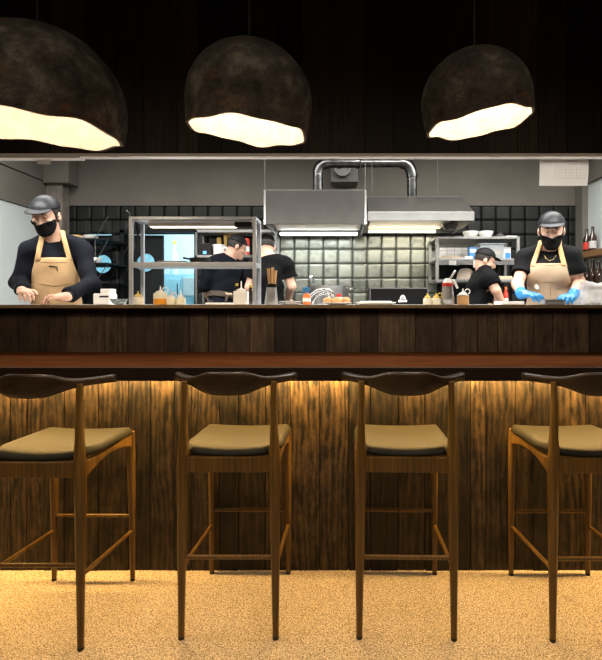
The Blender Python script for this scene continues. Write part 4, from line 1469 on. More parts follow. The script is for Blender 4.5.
for p0, p1, y0_, y1_ in ((448.8, 456.2, 260.6, 265), (473.2, 478.5, 260.6, 267.5)):
    MB().box(W(p0, 0, uy0).x, W(p1, 0, uy0).x, uy0 - .006, uy0 - .0025, W(0, y1_, uy0).z, W(0, y0_, uy0).z).build('paper_tag', M['paper'], c)
mb = MB()
mb.box(W(437, 0, 5.27).x, W(482, 0, 5.27).x, 5.262, 5.27, W(0, 258, 5.27).z, W(0, 238.5, 5.27).z)
tag(mb.build('wall_paper_sheets', M['ceramic'], base=W(460, 248, 5.265)), 'white printed sheets pinned behind the steel wall shelf', 'paper')
gm = MB()
for k_ in range(6):
    xx = W(439 + k_ * 7.6, 0, 5.262).x
    gm.box(xx, xx + .006, 5.2605, 5.2621, W(0, 257, 5.26).z, W(0, 239.5, 5.26).z)
for k_ in range(4):
    zz_ = W(0, 242 + k_ * 4.4, 5.26).z
    gm.box(W(438, 0, 5.26).x, W(481, 0, 5.26).x, 5.2605, 5.2621, zz_, zz_ + .005)
sh = bpy.data.objects['wall_paper_sheets']
gm.build('printed_grid', M['ink'], sh, base=sh['_b'])

for (px_, lab) in ((470.5, 'left white bowl on top of the steel wall shelf'), (485.5, 'right white bowl on top of the steel wall shelf')):
    r_ = 7.6 * 5.0 / F
    m_ = MB().lathe((W(px_, 0, 5.0).x, 5.0, z1_), [(r_ * .62, 0), (r_ * .7, .004), (r_, .055), (r_, .068), (r_ * .95, .068), (r_ * .66, .014), (.001, .012)], 32, cap1=False)
    tag(m_.build('white_bowl', M['ceramic'], base=(W(px_, 0, 5.0).x, 5.0, z1_), smooth='auto'), lab, 'bowl', 'white bowls on the wall shelf')
m_ = MB()
xm = W(499.5, 0, 5.0).x
m_.prism([(-.055, 0), (.058, 0), (.03, .025), (.0, .05), (-.02, .045)], (xm, 4.95, z1_), (1, 0, 0), (0, 0, 1), (0, 1, 0), .10)
tag(m_.build('folded_cloth', M['cloth_g'], base=(xm, 5.0, z1_)), 'dark grey cloth heap on top of the steel wall shelf', 'cloth')
m_ = MB().box(W(505.5, 0, 4.95).x, W(516, 0, 4.95).x, 4.92, 5.1, z1_, z1_ + .016, bev=.004)
tag(m_.build('serving_dish', M['ceramic'], base=(W(510, 0, 5).x, 5.0, z1_)), 'flat pale dish at the right end on top of the steel wall shelf', 'dish')
# bread box
b_ = ret(thing('bread_container', W(491.5, 258, 5.02), 'clear plastic box of bread pieces on the steel wall shelf', 'container'), z2_)
xa2, xb2 = W(480, 0, 4.92).x, W(503.5, 0, 4.92).x
zt_ = W(0, 243.2, 4.9).z
MB().box(xa2, xb2, 4.90, 5.14, z2_, zt_ - .012, bev=.01).build('box', M['clear'], b_)
MB().box(xa2 - .012, xb2 + .012, 4.888, 5.152, zt_ - .012, zt_, bev=.004).build('lid', M['clear'], b_)
mb = MB()
r6 = random.Random(2)
for k_ in range(34):
    cx2, cy2, cz2 = r6.uniform(xa2 + .05, xb2 - .03), r6.uniform(4.93, 5.10), z2_ + .018 + r6.random() * .075
    a_ = .017 * r6.uniform(.7, 1.1)
    mb.box(cx2 - a_, cx2 + a_, cy2 - a_, cy2 + a_, cz2 - a_ * .8, cz2 + a_ * .8, bev=.005, R=Matrix.Rotation(r6.uniform(0, 3), 3, (r6.random(), r6.random(), 1)))
o_ = mb.build('bread_pieces', M['bread'], b_)
o_['kind'] = 'stuff'
b_ = ret(thing('blue_pack', W(473.5, 258, 4.95), 'blue and white packet on the steel wall shelf behind the bending cook', 'packet'), z2_)
MB().box(W(469, 0, 4.93).x, W(477.5, 0, 4.93).x, 4.93, 4.985, z2_, W(0, 247, 4.93).z, bev=.006).build('body', M['blue'], b_)
MB().box(W(470.2, 0, 4.93).x, W(476, 0, 4.93).x, 4.927, 4.9305, W(0, 252.5, 4.93).z, W(0, 249, 4.93).z).build('label_patch', M['white'], b_)
b_ = ret(thing('blue_white_tin', W(507.5, 258, 4.98), 'white tin with blue lower band at the right of the steel wall shelf', 'tin'), z2_)
hh = W(0, 247.2, 4.94).z - z2_
MB().box(W(504, 0, 4.94).x, W(511, 0, 4.94).x, 4.94, 5.02, z2_, z2_ + hh * .9, bev=.008).build('body', M['white'], b_)
MB().box(W(505, 0, 4.94).x, W(510.2, 0, 4.94).x, 4.937, 4.9405, z2_ + .006, z2_ + hh * .55).build('label_band', M['blue'], b_)
MB().box(W(503.8, 0, 4.94).x, W(511.2, 0, 4.94).x, 4.937, 5.023, z2_ + hh * .9, z2_ + hh, bev=.003).build('lid', M['steel'], b_)
for i, (p0, p1, w_, lab, m2) in enumerate(((440, 463, .014, 'lowest flat box of the low stack on the steel wall shelf', 'cloth_b'), (441, 459, .018, 'top flat box of the low stack on the steel wall shelf', 'cloth_b'))):
    z = z2_ + (0 if i == 0 else .0145)
    m_ = MB().box(W(p0, 0, 4.95).x, W(p1, 0, 4.95).x, 4.91, 5.1, z, z + w_, bev=.004)
    tag(m_.build('flat_box', M[m2], base=(W(450, 0, 4.95).x, 5.0, z)), lab, 'box', 'flat boxes on the wall shelf')
m_ = MB().box(W(464.5, 0, 4.92).x, W(472, 0, 4.92).x, 4.90, 4.928, z2_, z2_ + .025, bev=.003)
tag(m_.build('white_block', M['white'], base=(W(468, 0, 4.91).x, 4.91, z2_)), 'small white block before the blue packet on the steel wall shelf', 'block')
# cloth bundle on the lowest tier
mb = MB()
bm = mb.bm
r7 = random.Random(4)
xm, ym = W(466, 0, 4.95).x, 5.0
rings = []
for i, (zz_, s2) in enumerate(((0, 1), (.03, 1.08), (.07, .95), (.10, .72), (.115, .3))):
    rings.append([bm.verts.new((xm + s2 * (.078 + r7.uniform(-.008, .008)) * math.cos(2 * PI * k_ / 14) + .012 * zz_ / .1, ym + s2 * (.07 + r7.uniform(-.008, .008)) * math.sin(2 * PI * k_ / 14), z3_ + zz_ + r7.uniform(0, .006) * (i > 0))) for k_ in range(14)])
mb.skin(rings)
tag(mb.build('cloth_bundle', M['cloth_b'], base=(xm, ym, z3_), smooth='auto'), 'beige cloth bundle on the lowest tier of the steel wall shelf', 'cloth')
m_ = MB().box(W(494, 0, 4.9).x, W(512, 0, 4.9).x, 4.88, 5.15, z3_, z3_ + .034, bev=.006)
tag(m_.build('wooden_board', mat('pale_board', (.62, .47, .33), .6), base=(W(502, 0, 4.9).x, 5.0, z3_)), 'pale board on the lowest tier of the steel wall shelf', 'board')

# red bottle and white board near the right cook
b_ = ret(thing('red_sauce_bottle', W(506.5, 304, 3.6), 'red sauce bottle with white label left of the right cook', 'bottle'), KT)
b_.location = W(506.5, 300, 4.86)
ret(b_, KT)
r_ = 2.5 * 4.86 / F
hh = W(0, 286.8, 4.86).z - KT
MB().lathe((b_.location.x, 4.88, KT), [(r_, 0), (r_, hh * .68), (r_ * .45, hh * .82), (r_ * .42, hh * .88)], 18).build('body', M['red'], b_, smooth='auto')
MB().lathe((b_.location.x, 4.88, KT + .05), [(r_ * 1.02, 0), (r_ * 1.02, .045)], 18).build('label_band', M['white'], b_, smooth='auto')
MB().lathe((b_.location.x, 4.88, KT + hh * .88), [(r_ * .55, 0), (r_ * .5, hh * .12)], 14).build('cap', M['redorange'], b_, smooth='auto')
m_ = MB().box(W(499, 0, 3.05).x, W(521.5, 0, 3.05).x, 3.0, 3.15, CT, CT + .020, bev=.004)
tag(m_.build('white_cutting_board', M['white'], base=(W(510, 0, 3.05).x, 3.07, CT)), 'white cutting board on the counter left of the right cook', 'board')
m_ = MB().box(W(206, 0, 3.0).x, W(233, 0, 3.0).x, 2.98, 3.1, CT, CT + .012, bev=.004)
tag(m_.build('white_cutting_board', M['white'], base=(W(222, 0, 3.05).x, 3.03, CT)), 'white cutting board on the counter under the rack', 'board')

# ------------------------------------------------------------------ bottle shelf on the right wall
by0, by1_ = 4.35, 5.1
c = thing('bottle_shelf', (KX1 - .08, 4.8, W(0, 255, 5.0).z), 'brown wooden wall shelf with bottles at the right edge', 'shelf')
zsh = W(0, 252.3, 5.0).z
MB().box(KX1 - .14, KX1 - .001, by0, by1_, zsh - .06, zsh, bev=.004).build('shelf_board', M['shelfwood'], c)
zlo = W(0, 286, 5.0).z
MB().box(KX1 - .14, KX1 - .001, by0, by1_, zlo - .05, zlo, bev=.004).build('shelf_board', M['shelfwood'], c)
k_ = 0
for lev, z, n_ in (('upper', zsh, 2), ('lower', zlo, 3)):
    for i in range(n_):
        yy = 5.02 - i * .115
        name = ['nearest the corner', 'second from the corner', 'third from the corner', 'fourth from the corner', 'fifth from the corner', 'sixth from the corner'][i]
        b_ = thing('wine_bottle', (KX1 - .07, yy, z), 'dark bottle on the %s tier of the right wall shelf, %s' % (lev, name), 'bottle', 'bottles on the right wall shelf')
        hh = (.235 if lev == 'upper' else .25) * (1 + .05 * math.sin(i * 2.3))
        MB().lathe((KX1 - .07, yy, z), [(.034, 0), (.036, .005), (.036, hh * .58), (.014, hh * .76), (.013, hh)], 18).build('body', M['brown_glass'], b_, smooth='auto')
        if lev == 'upper':
            MB().lathe((KX1 - .07, yy, z + .03), [(.0364, 0), (.0364, .07)], 18).build('label_band', M['paper'] if i % 2 else M['red'], b_, smooth='auto')


# ------------------------------------------------------------------ people: smooth signed-distance bodies
class Grid:
    def __init__(s, lo, hi, h):
        s.lo, s.h = np.array(lo, dtype=np.float32), h
        n = np.ceil((np.array(hi) - np.array(lo)) / h).astype(int) + 1
        s.n = n
        s.ax = [s.lo[i] + h * np.arange(n[i], dtype=np.float32) for i in range(3)]
        s.v = np.full(n, .3, dtype=np.float32)

    def sub(s, lo, hi):
        a = np.clip(np.floor((np.array(lo) - s.lo) / s.h).astype(int), 0, s.n - 1)
        b = np.clip(np.ceil((np.array(hi) - s.lo) / s.h).astype(int) + 1, 1, s.n)
        sl = tuple(slice(int(x), int(y)) for x, y in zip(a, b))
        X, Y, Z = np.meshgrid(s.ax[0][sl[0]], s.ax[1][sl[1]], s.ax[2][sl[2]], indexing='ij', sparse=True)
        return sl, X, Y, Z

    def coords(s):
        return np.meshgrid(*s.ax, indexing='ij', sparse=True)

    def add(s, pr, k=.02, infl=0.0, sub=False):
        m = .07 + k
        kind = pr[0]
        if kind == 'cone':
            a, b, r1, r2 = pr[1:]
            a, b = np.array(a, dtype=np.float32), np.array(b, dtype=np.float32)
            R_ = max(r1, r2) + m + infl
            sl, X, Y, Z = s.sub(np.minimum(a, b) - R_, np.maximum(a, b) + R_)
            ba = b - a
            L2 = max(float(ba @ ba), 1e-9)
            t = np.clip(((X - a[0]) * ba[0] + (Y - a[1]) * ba[1] + (Z - a[2]) * ba[2]) / L2, 0, 1)
            d = np.sqrt((X - a[0] - t * ba[0]) ** 2 + (Y - a[1] - t * ba[1]) ** 2 + (Z - a[2] - t * ba[2]) ** 2) - (r1 + (r2 - r1) * t) - infl
        else:
            c, r, B = pr[1:]
            c = np.array(c, dtype=np.float32)
            r = np.array(r, dtype=np.float32) + infl
            R_ = float(r.max()) + m
            sl, X, Y, Z = s.sub(c - R_, c + R_)
            B = np.array(B, dtype=np.float32)   # columns: local axes
            dx, dy, dz = X - c[0], Y - c[1], Z - c[2]
            p = [dx * B[0, i] + dy * B[1, i] + dz * B[2, i] for i in range(3)]
            k0 = np.sqrt(sum((p[i] / r[i]) ** 2 for i in range(3)))
            k1 = np.sqrt(sum((p[i] / r[i] ** 2) ** 2 for i in range(3))) + 1e-6
            d = k0 * (k0 - 1) / k1
        cur = s.v[sl]
        if sub:
            d = -d
            hh = np.maximum(k - np.abs(cur - d), 0) / k
            s.v[sl] = np.maximum(cur, d) + hh * hh * k * .25
        else:
            hh = np.maximum(k - np.abs(cur - d), 0) / k
            s.v[sl] = np.minimum(cur, d) - hh * hh * k * .25
        return s


def surface_nets(v, lo, h):
    ins = v < 0
    nx, ny, nz = v.shape
    cnt = np.zeros((nx - 1, ny - 1, nz - 1), dtype=np.int8)
    off = [(0, 0, 0), (1, 0, 0), (0, 1, 0), (1, 1, 0), (0, 0, 1), (1, 0, 1), (0, 1, 1), (1, 1, 1)]
    for o in off:
        cnt += ins[o[0]:nx - 1 + o[0], o[1]:ny - 1 + o[1], o[2]:nz - 1 + o[2]]
    act = (cnt > 0) & (cnt < 8)
    I, J, K = np.nonzero(act)
    idx = -np.ones(act.shape, dtype=np.int64)
    idx[I, J, K] = np.arange(len(I))
    acc = np.zeros((len(I), 3))
    num = np.zeros(len(I))
    for a in range(8):
        for ax in range(3):
            b_ = a | (1 << ax)
            if b_ == a:
                continue
            oa, ob = off[a], off[b_]
            va = v[I + oa[0], J + oa[1], K + oa[2]].astype(float)
            vb = v[I + ob[0], J + ob[1], K + ob[2]].astype(float)
            cr = (va < 0) != (vb < 0)
            t = np.where(cr, va / np.where(cr, va - vb, 1), 0)
            P_ = np.array(oa, dtype=float)[None, :].repeat(len(I), 0)
            P_[:, ax] += t
            acc[cr] += P_[cr]
            num[cr] += 1
    verts = np.array(lo)[None] + h * (np.stack([I, J, K], 1) + acc / num[:, None])
    faces = []
    for ax in range(3):
        s0 = [slice(None)] * 3
        s1 = [slice(None)] * 3
        s0[ax], s1[ax] = slice(0, -1), slice(1, None)
        A, B_ = ins[tuple(s0)], ins[tuple(s1)]
        e = np.argwhere(A != B_)
        u, w_ = (ax + 1) % 3, (ax + 2) % 3
        e = e[(e[:, u] > 0) & (e[:, w_] > 0) & (e[:, u] < v.shape[u] - 1) & (e[:, w_] < v.shape[w_] - 1)]
        if not len(e):
            continue
        q = []
        for du_, dw_ in ((-1, -1), (0, -1), (0, 0), (-1, 0)):
            c_ = e.copy()
            c_[:, u] += du_
            c_[:, w_] += dw_
            q.append(idx[c_[:, 0], c_[:, 1], c_[:, 2]])
        q = np.stack(q, 1)
        flip = A[e[:, 0], e[:, 1], e[:, 2]]
        q[~flip] = q[~flip][:, ::-1]
        faces.append(q)
    return verts, np.concatenate(faces) if faces else np.zeros((0, 4), int)


def sdf_obj(name, v, g, m, parent=None, base=None):
    vs, fs = surface_nets(v, g.lo, g.h)
    if base is None:
        base = parent['_b']
    vs = vs - np.array(base)[None]
    me = bpy.data.meshes.new(name)
    me.from_pydata(vs.tolist(), [], fs.tolist())
    me.materials.append(m)
    for p_ in me.polygons:
        p_.use_smooth = True
    o = bpy.data.objects.new(name, me)
    C.objects.link(o)
    if parent:
        o.parent = parent
    else:
        o.location = base
    o['_b'] = tuple(base)
    md = o.modifiers.new('smooth', 'SMOOTH')
    md.factor = .5
    md.iterations = 2
    return o


def nrm(v):
    v = np.array(v, dtype=float)
    return v / max(np.linalg.norm(v), 1e-9)


def hand_prims(wrist, elbow, d, palm_n, side, curl=.5, s=1.0):
    """palm, four unequal fingers bent at the knuckles, thumb from the palm's side"""
    wrist = np.array(wrist)
    d, n = nrm(d), nrm(palm_n)
    n = nrm(n - d * (n @ d))
    t = np.cross(n, d) * side          # towards the thumb
    pr = []
    B = np.stack([t, d, n], 1)
    pc = wrist + d * .052 * s
    pr.append(('ell', pc, (.040 * s, .054 * s, .0155 * s), B))
    pr.append(('cone', wrist - d * .01, wrist + d * .03 * s, .0255 * s, .026 * s))
    L_ = (.070, .080, .074, .058)
    for i in range(4):
        o = (.029 - .0195 * i) * s
        root = wrist + d * (.088 - .006 * abs(i - 1.2)) * s + t * o
        dd = nrm(d + t * (.16 - .11 * i))
        bend = curl * (1 + .12 * i)
        p0 = root
        seg = [.46, .30, .24]
        r0 = (.0092, .0095, .0092, .0080)[i] * s
        ang = bend * .7
        for k_, f in enumerate(seg):
            v_ = nrm(dd * math.cos(ang) + n * math.sin(ang))
            p1 = p0 + v_ * L_[i] * f * s
            pr.append(('cone', p0, p1, r0 * (1 - .08 * k_), r0 * (1 - .08 * (k_ + 1))))
            p0 = p1
            ang += bend * .9
    p0 = wrist + d * .028 * s + t * .028 * s
    p1 = p0 + nrm(d * .75 + t * .75 + n * .25) * .042 * s
    p2 = p1 + nrm(d * .95 + t * .15 + n * .45) * .034 * s
    pr.append(('cone', p0, p1, .0135 * s, .0108 * s))
    pr.append(('cone', p1, p2, .0105 * s, .0085 * s))
    return pr


def person(label, pos, J, fwd, head_c, head_f, pitch, skin, shirt, group=None, sleeve=1.0, apron=None, apron_kw=None, cap='front', capm='cap',
           mask=True, gloves=False, hands=None, hairlen=.0, tie=False, roll=0.0, headscale=1.0, lean=None, female=False):
    """J: world joints A,B shoulders (A is on the photo's left), Ae,Be elbows, Aw,Bw wrists, N neck base, P pelvis"""
    J = {k_: np.array(v_, dtype=float) for k_, v_ in J.items()}
    f = nrm((fwd[0], fwd[1], 0))
    right = nrm(J['B'] - J['A'])
    up = nrm(J['N'] - J['P'])
    r_ = nrm(right - up * (right @ up))
    fw = np.cross(up, r_)
    if fw @ f < 0:
        fw = -fw
    B = np.stack([r_, fw, up], 1)
    sw = np.linalg.norm(J['B'] - J['A']) / 2
    P, Nk = J['P'], J['N']
    H = np.linalg.norm(Nk - P)
    chest = P + up * H * .70 + fw * .005
    belly = P + up * H * .34 + fw * .01
    torso = [('ell', chest, (sw * .93, .108, H * .30), B),
             ('ell', belly, (sw * .80, .100, H * .32), B),
             ('ell', P, (sw * .92, .108, .12), B),
             ('cone', J['A'], Nk + (J['A'] - Nk) * .25 + up * .018, .056, .050),
             ('cone', J['B'], Nk + (J['B'] - Nk) * .25 + up * .018, .056, .050)]
    if female:
        for s_ in (-1, 1):
            torso.append(('ell', chest + fw * .07 + r_ * s_ * .075 - up * .02, (.065, .06, .065), B))
    arms_u = [('cone', J[a], J[a + 'e'], .047, .038) for a in 'AB']
    arms_f = [('cone', J[a + 'e'], J[a + 'w'], .041, .027) for a in 'AB']
    # head frame
    hf = nrm((head_f[0], head_f[1], 0))
    hr = nrm(np.cross(hf, (0, 0, 1)))
    cp, sp = math.cos(pitch), math.sin(pitch)
    hy = hf * cp - np.array((0, 0, 1)) * sp
    hz = np.cross(hr, hy)
    if roll:
        hr, hz = hr * math.cos(roll) + hz * math.sin(roll), hz * math.cos(roll) - hr * math.sin(roll)
    HB = np.stack([hr, hy, hz], 1)
    hs = headscale
    hc = np.array(head_c)

    def hp(x, y, z):
        return hc + HB @ np.array((x, y, z)) * hs
    skull = [('ell', hp(0, -.012, .028), (.077 * hs, .096 * hs, .094 * hs), HB)]
    jaw = [('ell', hp(0, .024, -.050), (.058 * hs, .068 * hs, .070 * hs), HB),
           ('ell', hp(0, .062, -.092), (.026 * hs, .026 * hs, .022 * hs), HB)]
    face = [('cone', hp(0, .084, .012), hp(0, .106, -.030), .009 * hs, .0145 * hs),
            ('ell', hp(.017, .086, -.034), (.009 * hs, .009 * hs, .007 * hs), HB),
            ('ell', hp(-.017, .086, -.034), (.009 * hs, .009 * hs, .007 * hs), HB),
            ('cone', hp(-.042, .073, .030), hp(.042, .073, .030), .012 * hs, .012 * hs),
            ('ell', hp(.043, .062, -.022), (.020 * hs, .016 * hs, .016 * hs), HB),
            ('ell', hp(-.043, .062, -.022), (.020 * hs, .016 * hs, .016 * hs), HB),
            ('cone', hp(-.018, .084, -.060), hp(.018, .084, -.060), .0075 * hs, .0075 * hs)]
    ears = [('ell', hp(s_ * .079, -.012, -.006), (.010 * hs, .019 * hs, .031 * hs), HB) for s_ in (-1, 1)]
    neck = ('cone', Nk - up * .02, hp(0, -.025, -.05), .058, .053)
    legs = []
    for s_, a in ((-1, 'A'), (1, 'B')):
        hip = P + r_ * s_ * .09 - up * .03
        foot = np.array((P[0] + r_[0] * s_ * .12, P[1] + r_[1] * s_ * .12, KF + .08)) - f * .0
        foot = np.array((foot[0] * .5 + pos[0] * .5 + r_[0] * s_ * .05, foot[1] * .5 + pos[1] * .5 + r_[1] * s_ * .05, KF + .085))
        knee = (hip + foot) / 2 + f * .02
        legs += [('cone', hip, knee, .082, .060), ('cone', knee, foot, .058, .042)]
        legs_foot = foot
        legs.append(('foot', foot, f))
    allp = [J[k_] for k_ in J] + [hc]
    mn, mx = np.min(allp, 0) - .24, np.max(allp, 0) + .24
    mn[2] = KF - .02
    mx[2] = hc[2] + .20
    h = .0062
    # hands
    hnd = {}
    for a in 'AB':
        hd = (hands or {}).get(a)
        if hd is None:
            hd = (f + np.array((0, 0, -.12)), (0, 0, -1), .35)
        side = 1 if a == 'B' else -1
        # thumb points towards the body's middle
        d_, n_, c_ = hd
        tt = np.cross(nrm(n_), nrm(d_))
        mid = (J['A'] + J['B']) / 2 - J[a]
        side = 1 if tt @ mid > 0 else -1
        hnd[a] = hand_prims(J[a + 'w'], J[a + 'e'], d_, n_, side, c_, .92 if female else 1.0)
    g = Grid(mn, mx, h)
    for p_ in torso[:3]:
        g.add(p_, .06)
    for p_ in torso[3:]:
        g.add(p_, .04)
    for p_ in arms_u:
        g.add(p_, .03)
    for p_ in arms_f:
        g.add(p_, .012)
    for p_ in legs:
        if p_[0] == 'foot':
            g.add(('ell', p_[1] + np.array((p_[2][0] * .06, p_[2][1] * .06, -.045)), (.042, .115, .036), np.stack([np.cross(p_[2], (0, 0, 1)), p_[2], (0, 0, 1)], 1)), .03)
        else:
            g.add(p_, .03)
    g.add(neck, .02)
    hg = Grid(hc - .21, hc + .21, .0042)
    for G_ in (g, hg):
        for p_ in skull:
            G_.add(p_, .02)
        for p_ in jaw:
            G_.add(p_, .03)
        for p_ in face:
            G_.add(p_, .012)
        for s_ in (-1, 1):
            G_.add(('ell', hp(s_ * .032, .090, .010), (.014 * hs, .012 * hs, .009 * hs), HB), .010, sub=True)
        for p_ in ears:
            G_.add(p_, .008)
    for a in 'AB':
        for i, p_ in enumerate(hnd[a]):
            g.add(p_, .012 if i < 2 else .006)
    base = (pos[0], pos[1], KF)
    root = sdf_obj('person', g.v, g, skin, base=base)
    tag(root, label, 'person', group)
    # eyes and brows
    for s_ in (-1, 1):
        c_ = hp(s_ * .032, .0765, .009)
        ball = [(.003, -.0085), (.007, -.0055), (.0092, 0), (.007, .0055), (.003, .0085)]
        MB().lathe(c_, ball, 12).build('eye', M['eye'], root, smooth=True)
        MB().lathe(hp(s_ * .032, .0785, .0125), [(a_ * 1.12, b_ * 1.1) for a_, b_ in ball], 12).build('eyelid', skin, root, smooth=True)
        MB().tube([hp(s_ * .018, .0865, .029), hp(s_ * .032, .0865, .032), hp(s_ * .046, .077, .029)], [.0025, .003, .002], 8).build('eyebrow', M['hair'], root, smooth=True)

    X, Y, Z = g.coords()

    def fold(amp, sx=1.0):
        return amp * (np.sin(31 * X * sx + 17 * Z + 9 * Y) * .5 + np.sin(47 * Z - 23 * X + 5) * .35 + np.sin(19 * Y + 37 * Z * .7 + 13 * X) * .4).astype(np.float32)
    # shirt: thicker torso and sleeves, folds
    gs = Grid(mn, mx, h)
    for p_ in torso[:3]:
        gs.add(p_, .06, infl=.0155)
    for p_ in torso[3:]:
        gs.add(p_, .04, infl=.014)
    for p_, q_ in zip(arms_u, arms_f):
        if sleeve >= 1:
            gs.add(('cone', p_[1], p_[2], p_[3], p_[4] + .004), .03, infl=.0125)
            e_ = q_[1] + (q_[2] - q_[1]) * min(1.0, (sleeve - 1) * 1.0)
            if sleeve > 1:
                gs.add(('cone', q_[1], e_, q_[3] + .005, q_[4] + .010), .02, infl=.010)
        else:
            e_ = p_[1] + (p_[2] - p_[1]) * sleeve
            gs.add(('cone', p_[1], e_, p_[3] + .002, p_[3] + .012), .035, infl=.012)
            # flat sleeve opening
            ax_ = nrm(p_[2] - p_[1])
            cut = (X - e_[0]) * ax_[0] + (Y - e_[1]) * ax_[1] + (Z - e_[2]) * ax_[2]
            near = (X - e_[0]) ** 2 + (Y - e_[1]) ** 2 + (Z - e_[2]) ** 2 < .085 ** 2
            gs.v = np.where(near & (cut > -.004), np.maximum(gs.v, cut), gs.v).astype(np.float32)
    # collar round the neck
    gs.add(('cone', Nk - up * .03, Nk + (hc - Nk) * .12, .075, .062), .02)
    gs.v = gs.v + fold(.0085)
    # neck opening
    ndir = nrm(hp(0, -.025, -.05) - Nk)
    cutn = (X - Nk[0]) * ndir[0] + (Y - Nk[1]) * ndir[1] + (Z - Nk[2]) * ndir[2] - .030
    nearn = (X - Nk[0]) ** 2 + (Y - Nk[1]) ** 2 < .085 ** 2
    gs.v = np.where(nearn & (cutn > -.01), np.maximum(gs.v, cutn), gs.v).astype(np.float32)
    hem = (KF + .78) - Z
    sdf_obj('shirt', np.maximum(gs.v, hem), gs, M[shirt], root)
    # trousers and shoes
    gt = Grid((mn[0], mn[1], KF - .02), (mx[0], mx[1], P[2] + .16), .010)
    for p_ in legs:
        if p_[0] != 'foot':
            gt.add(p_, .03, infl=.014)
    gt.add(torso[2], .05, infl=.009)
    sdf_obj('trousers', gt.v, gt, M['trouser'], root)
    for p_ in legs:
        if p_[0] == 'foot':
            gg = Grid(p_[1] - .2, p_[1] + .2, .009)
            bb = np.stack([np.cross(p_[2], (0, 0, 1)), p_[2], (0, 0, 1)], 1)
            gg.add(('ell', p_[1] + np.array((p_[2][0] * .06, p_[2][1] * .06, -.043)), (.050, .128, .046), bb), .03)
            gg.add(('cone', p_[1], p_[1] - np.array((0, 0, .04)), .052, .05), .03)
            zz = gg.coords()[2]
            sdf_obj('shoe', np.maximum(gg.v, (KF + .004) - zz), gg, M['rubber'], root)
    # local body coordinates for the apron
    lx = (X - Nk[0]) * r_[0] + (Y - Nk[1]) * r_[1] + (Z - Nk[2]) * r_[2]
    ly = (X - Nk[0]) * fw[0] + (Y - Nk[1]) * fw[1] + (Z - Nk[2]) * fw[2]
    lz = (X - Nk[0]) * up[0] + (Y - Nk[1]) * up[1] + (Z - Nk[2]) * up[2]
    if apron:
        kw = dict(top=-.13, half=.105, wide=.20, waist=-.36)
        kw.update(apron_kw or {})
        # keep the arms out: distance to the torso only
        ga = Grid(mn, mx, h)
        for p_ in torso[:3]:
            ga.add(p_, .06, infl=.021)
        for p_ in torso[3:]:
            ga.add(p_, .04, infl=.019)
        ga.v = ga.v + fold(.0035)
        tt = np.clip((kw['top'] - lz) / (kw['top'] - kw['waist']), 0, 1)
        hw_ = kw['half'] + (kw['wide'] - kw['half']) * tt ** 1.3
        reg = np.maximum(np.maximum(np.abs(lx) - hw_, lz - kw['top']), -ly + .0)
        shell = np.maximum(ga.v - .007, -(ga.v + .012))
        av = np.maximum(np.maximum(shell, reg * .8), (KF + .55) - Z)
        ap = sdf_obj('apron', av, ga, M[apron], root)
        # straps over the shoulders
        w0 = kw.get('sw', .016)
        nk_ = kw.get('neckx', .058)
        f_ = np.clip((lz - kw['top']) / (0.05 - kw['top']), 0, 1)
        cx_ = (kw['half'] - .018) + (nk_ - kw['half'] + .018) * f_
        sreg = np.maximum(np.maximum(np.abs(np.abs(lx) - cx_) - w0, (kw['top'] - .02) - lz), -ly - .05)
        gcol = Grid(mn, mx, h)
        for p_ in torso:
            gcol.add(p_, .05, infl=.022)
        gcol.add(('cone', Nk - up * .03, Nk + (hc - Nk) * .12, .075, .062), .02, infl=.006)
        sh2 = np.maximum(gcol.v - .007, -(gcol.v + .012))
        if not kw.get('nostrap'):
          sdf_obj('apron_strap', np.maximum(sh2, sreg), gcol, M[kw.get('strapm', 'strap_y')], ap)
        if kw.get('pocket'):
            pass
    if tie:
        gw = Grid(mn, mx, h)
        for p_ in torso[:3]:
            gw.add(p_, .06, infl=.024)
        wz = np.abs(lz - tie) - .026
        sh3 = np.maximum(gw.v - .006, -(gw.v + .012))
        tb = sdf_obj('apron_tie', np.maximum(sh3, wz), gw, M['apron_d'], root)
        kp = Nk + up * tie - fw * .135 - r_ * .02
        MB().tube([kp + r_ * -.03 + up * .012, kp + r_ * -.02, kp, kp + r_ * .03 + up * .01, kp + r_ * .035 - up * .008], [.007, .010, .014, .010, .006], 10).build('bow', M['apron_b'], tb, smooth=True)
        MB().tube([kp, kp - up * .05 - r_ * .015, kp - up * .11 - r_ * .01], [.012, .012, .008], 8).build('bow_tail', M['apron_d'], tb, smooth=True)
    # head coverings in head coordinates
    HX, HY, HZ_ = hg.coords()
    qx = ((HX - hc[0]) * HB[0, 0] + (HY - hc[1]) * HB[1, 0] + (HZ_ - hc[2]) * HB[2, 0]) / hs
    qy = ((HX - hc[0]) * HB[0, 1] + (HY - hc[1]) * HB[1, 1] + (HZ_ - hc[2]) * HB[2, 1]) / hs
    qz = ((HX - hc[0]) * HB[0, 2] + (HY - hc[1]) * HB[1, 2] + (HZ_ - hc[2]) * HB[2, 2]) / hs
    hv = hg.v
    sk = Grid(hc - .21, hc + .21, .0042)
    for p_ in skull:
        sk.add(p_, .02)
    # hair below the cap at the back and sides
    hr_reg = np.maximum(np.maximum(qz - .075, -.045 - hairlen - qz + .0 * qy), qy - .022 - .35 * np.clip(qz, -.05, .05))
    hgv = Grid(hc - .21, hc + .21, .0042)
    for p_ in skull:
        hgv.add(p_, .02)
    hgv.add(neck, .03)
    sdf_obj('hair', np.maximum(hgv.v - .0055, hr_reg), hg, M['hair'], root)
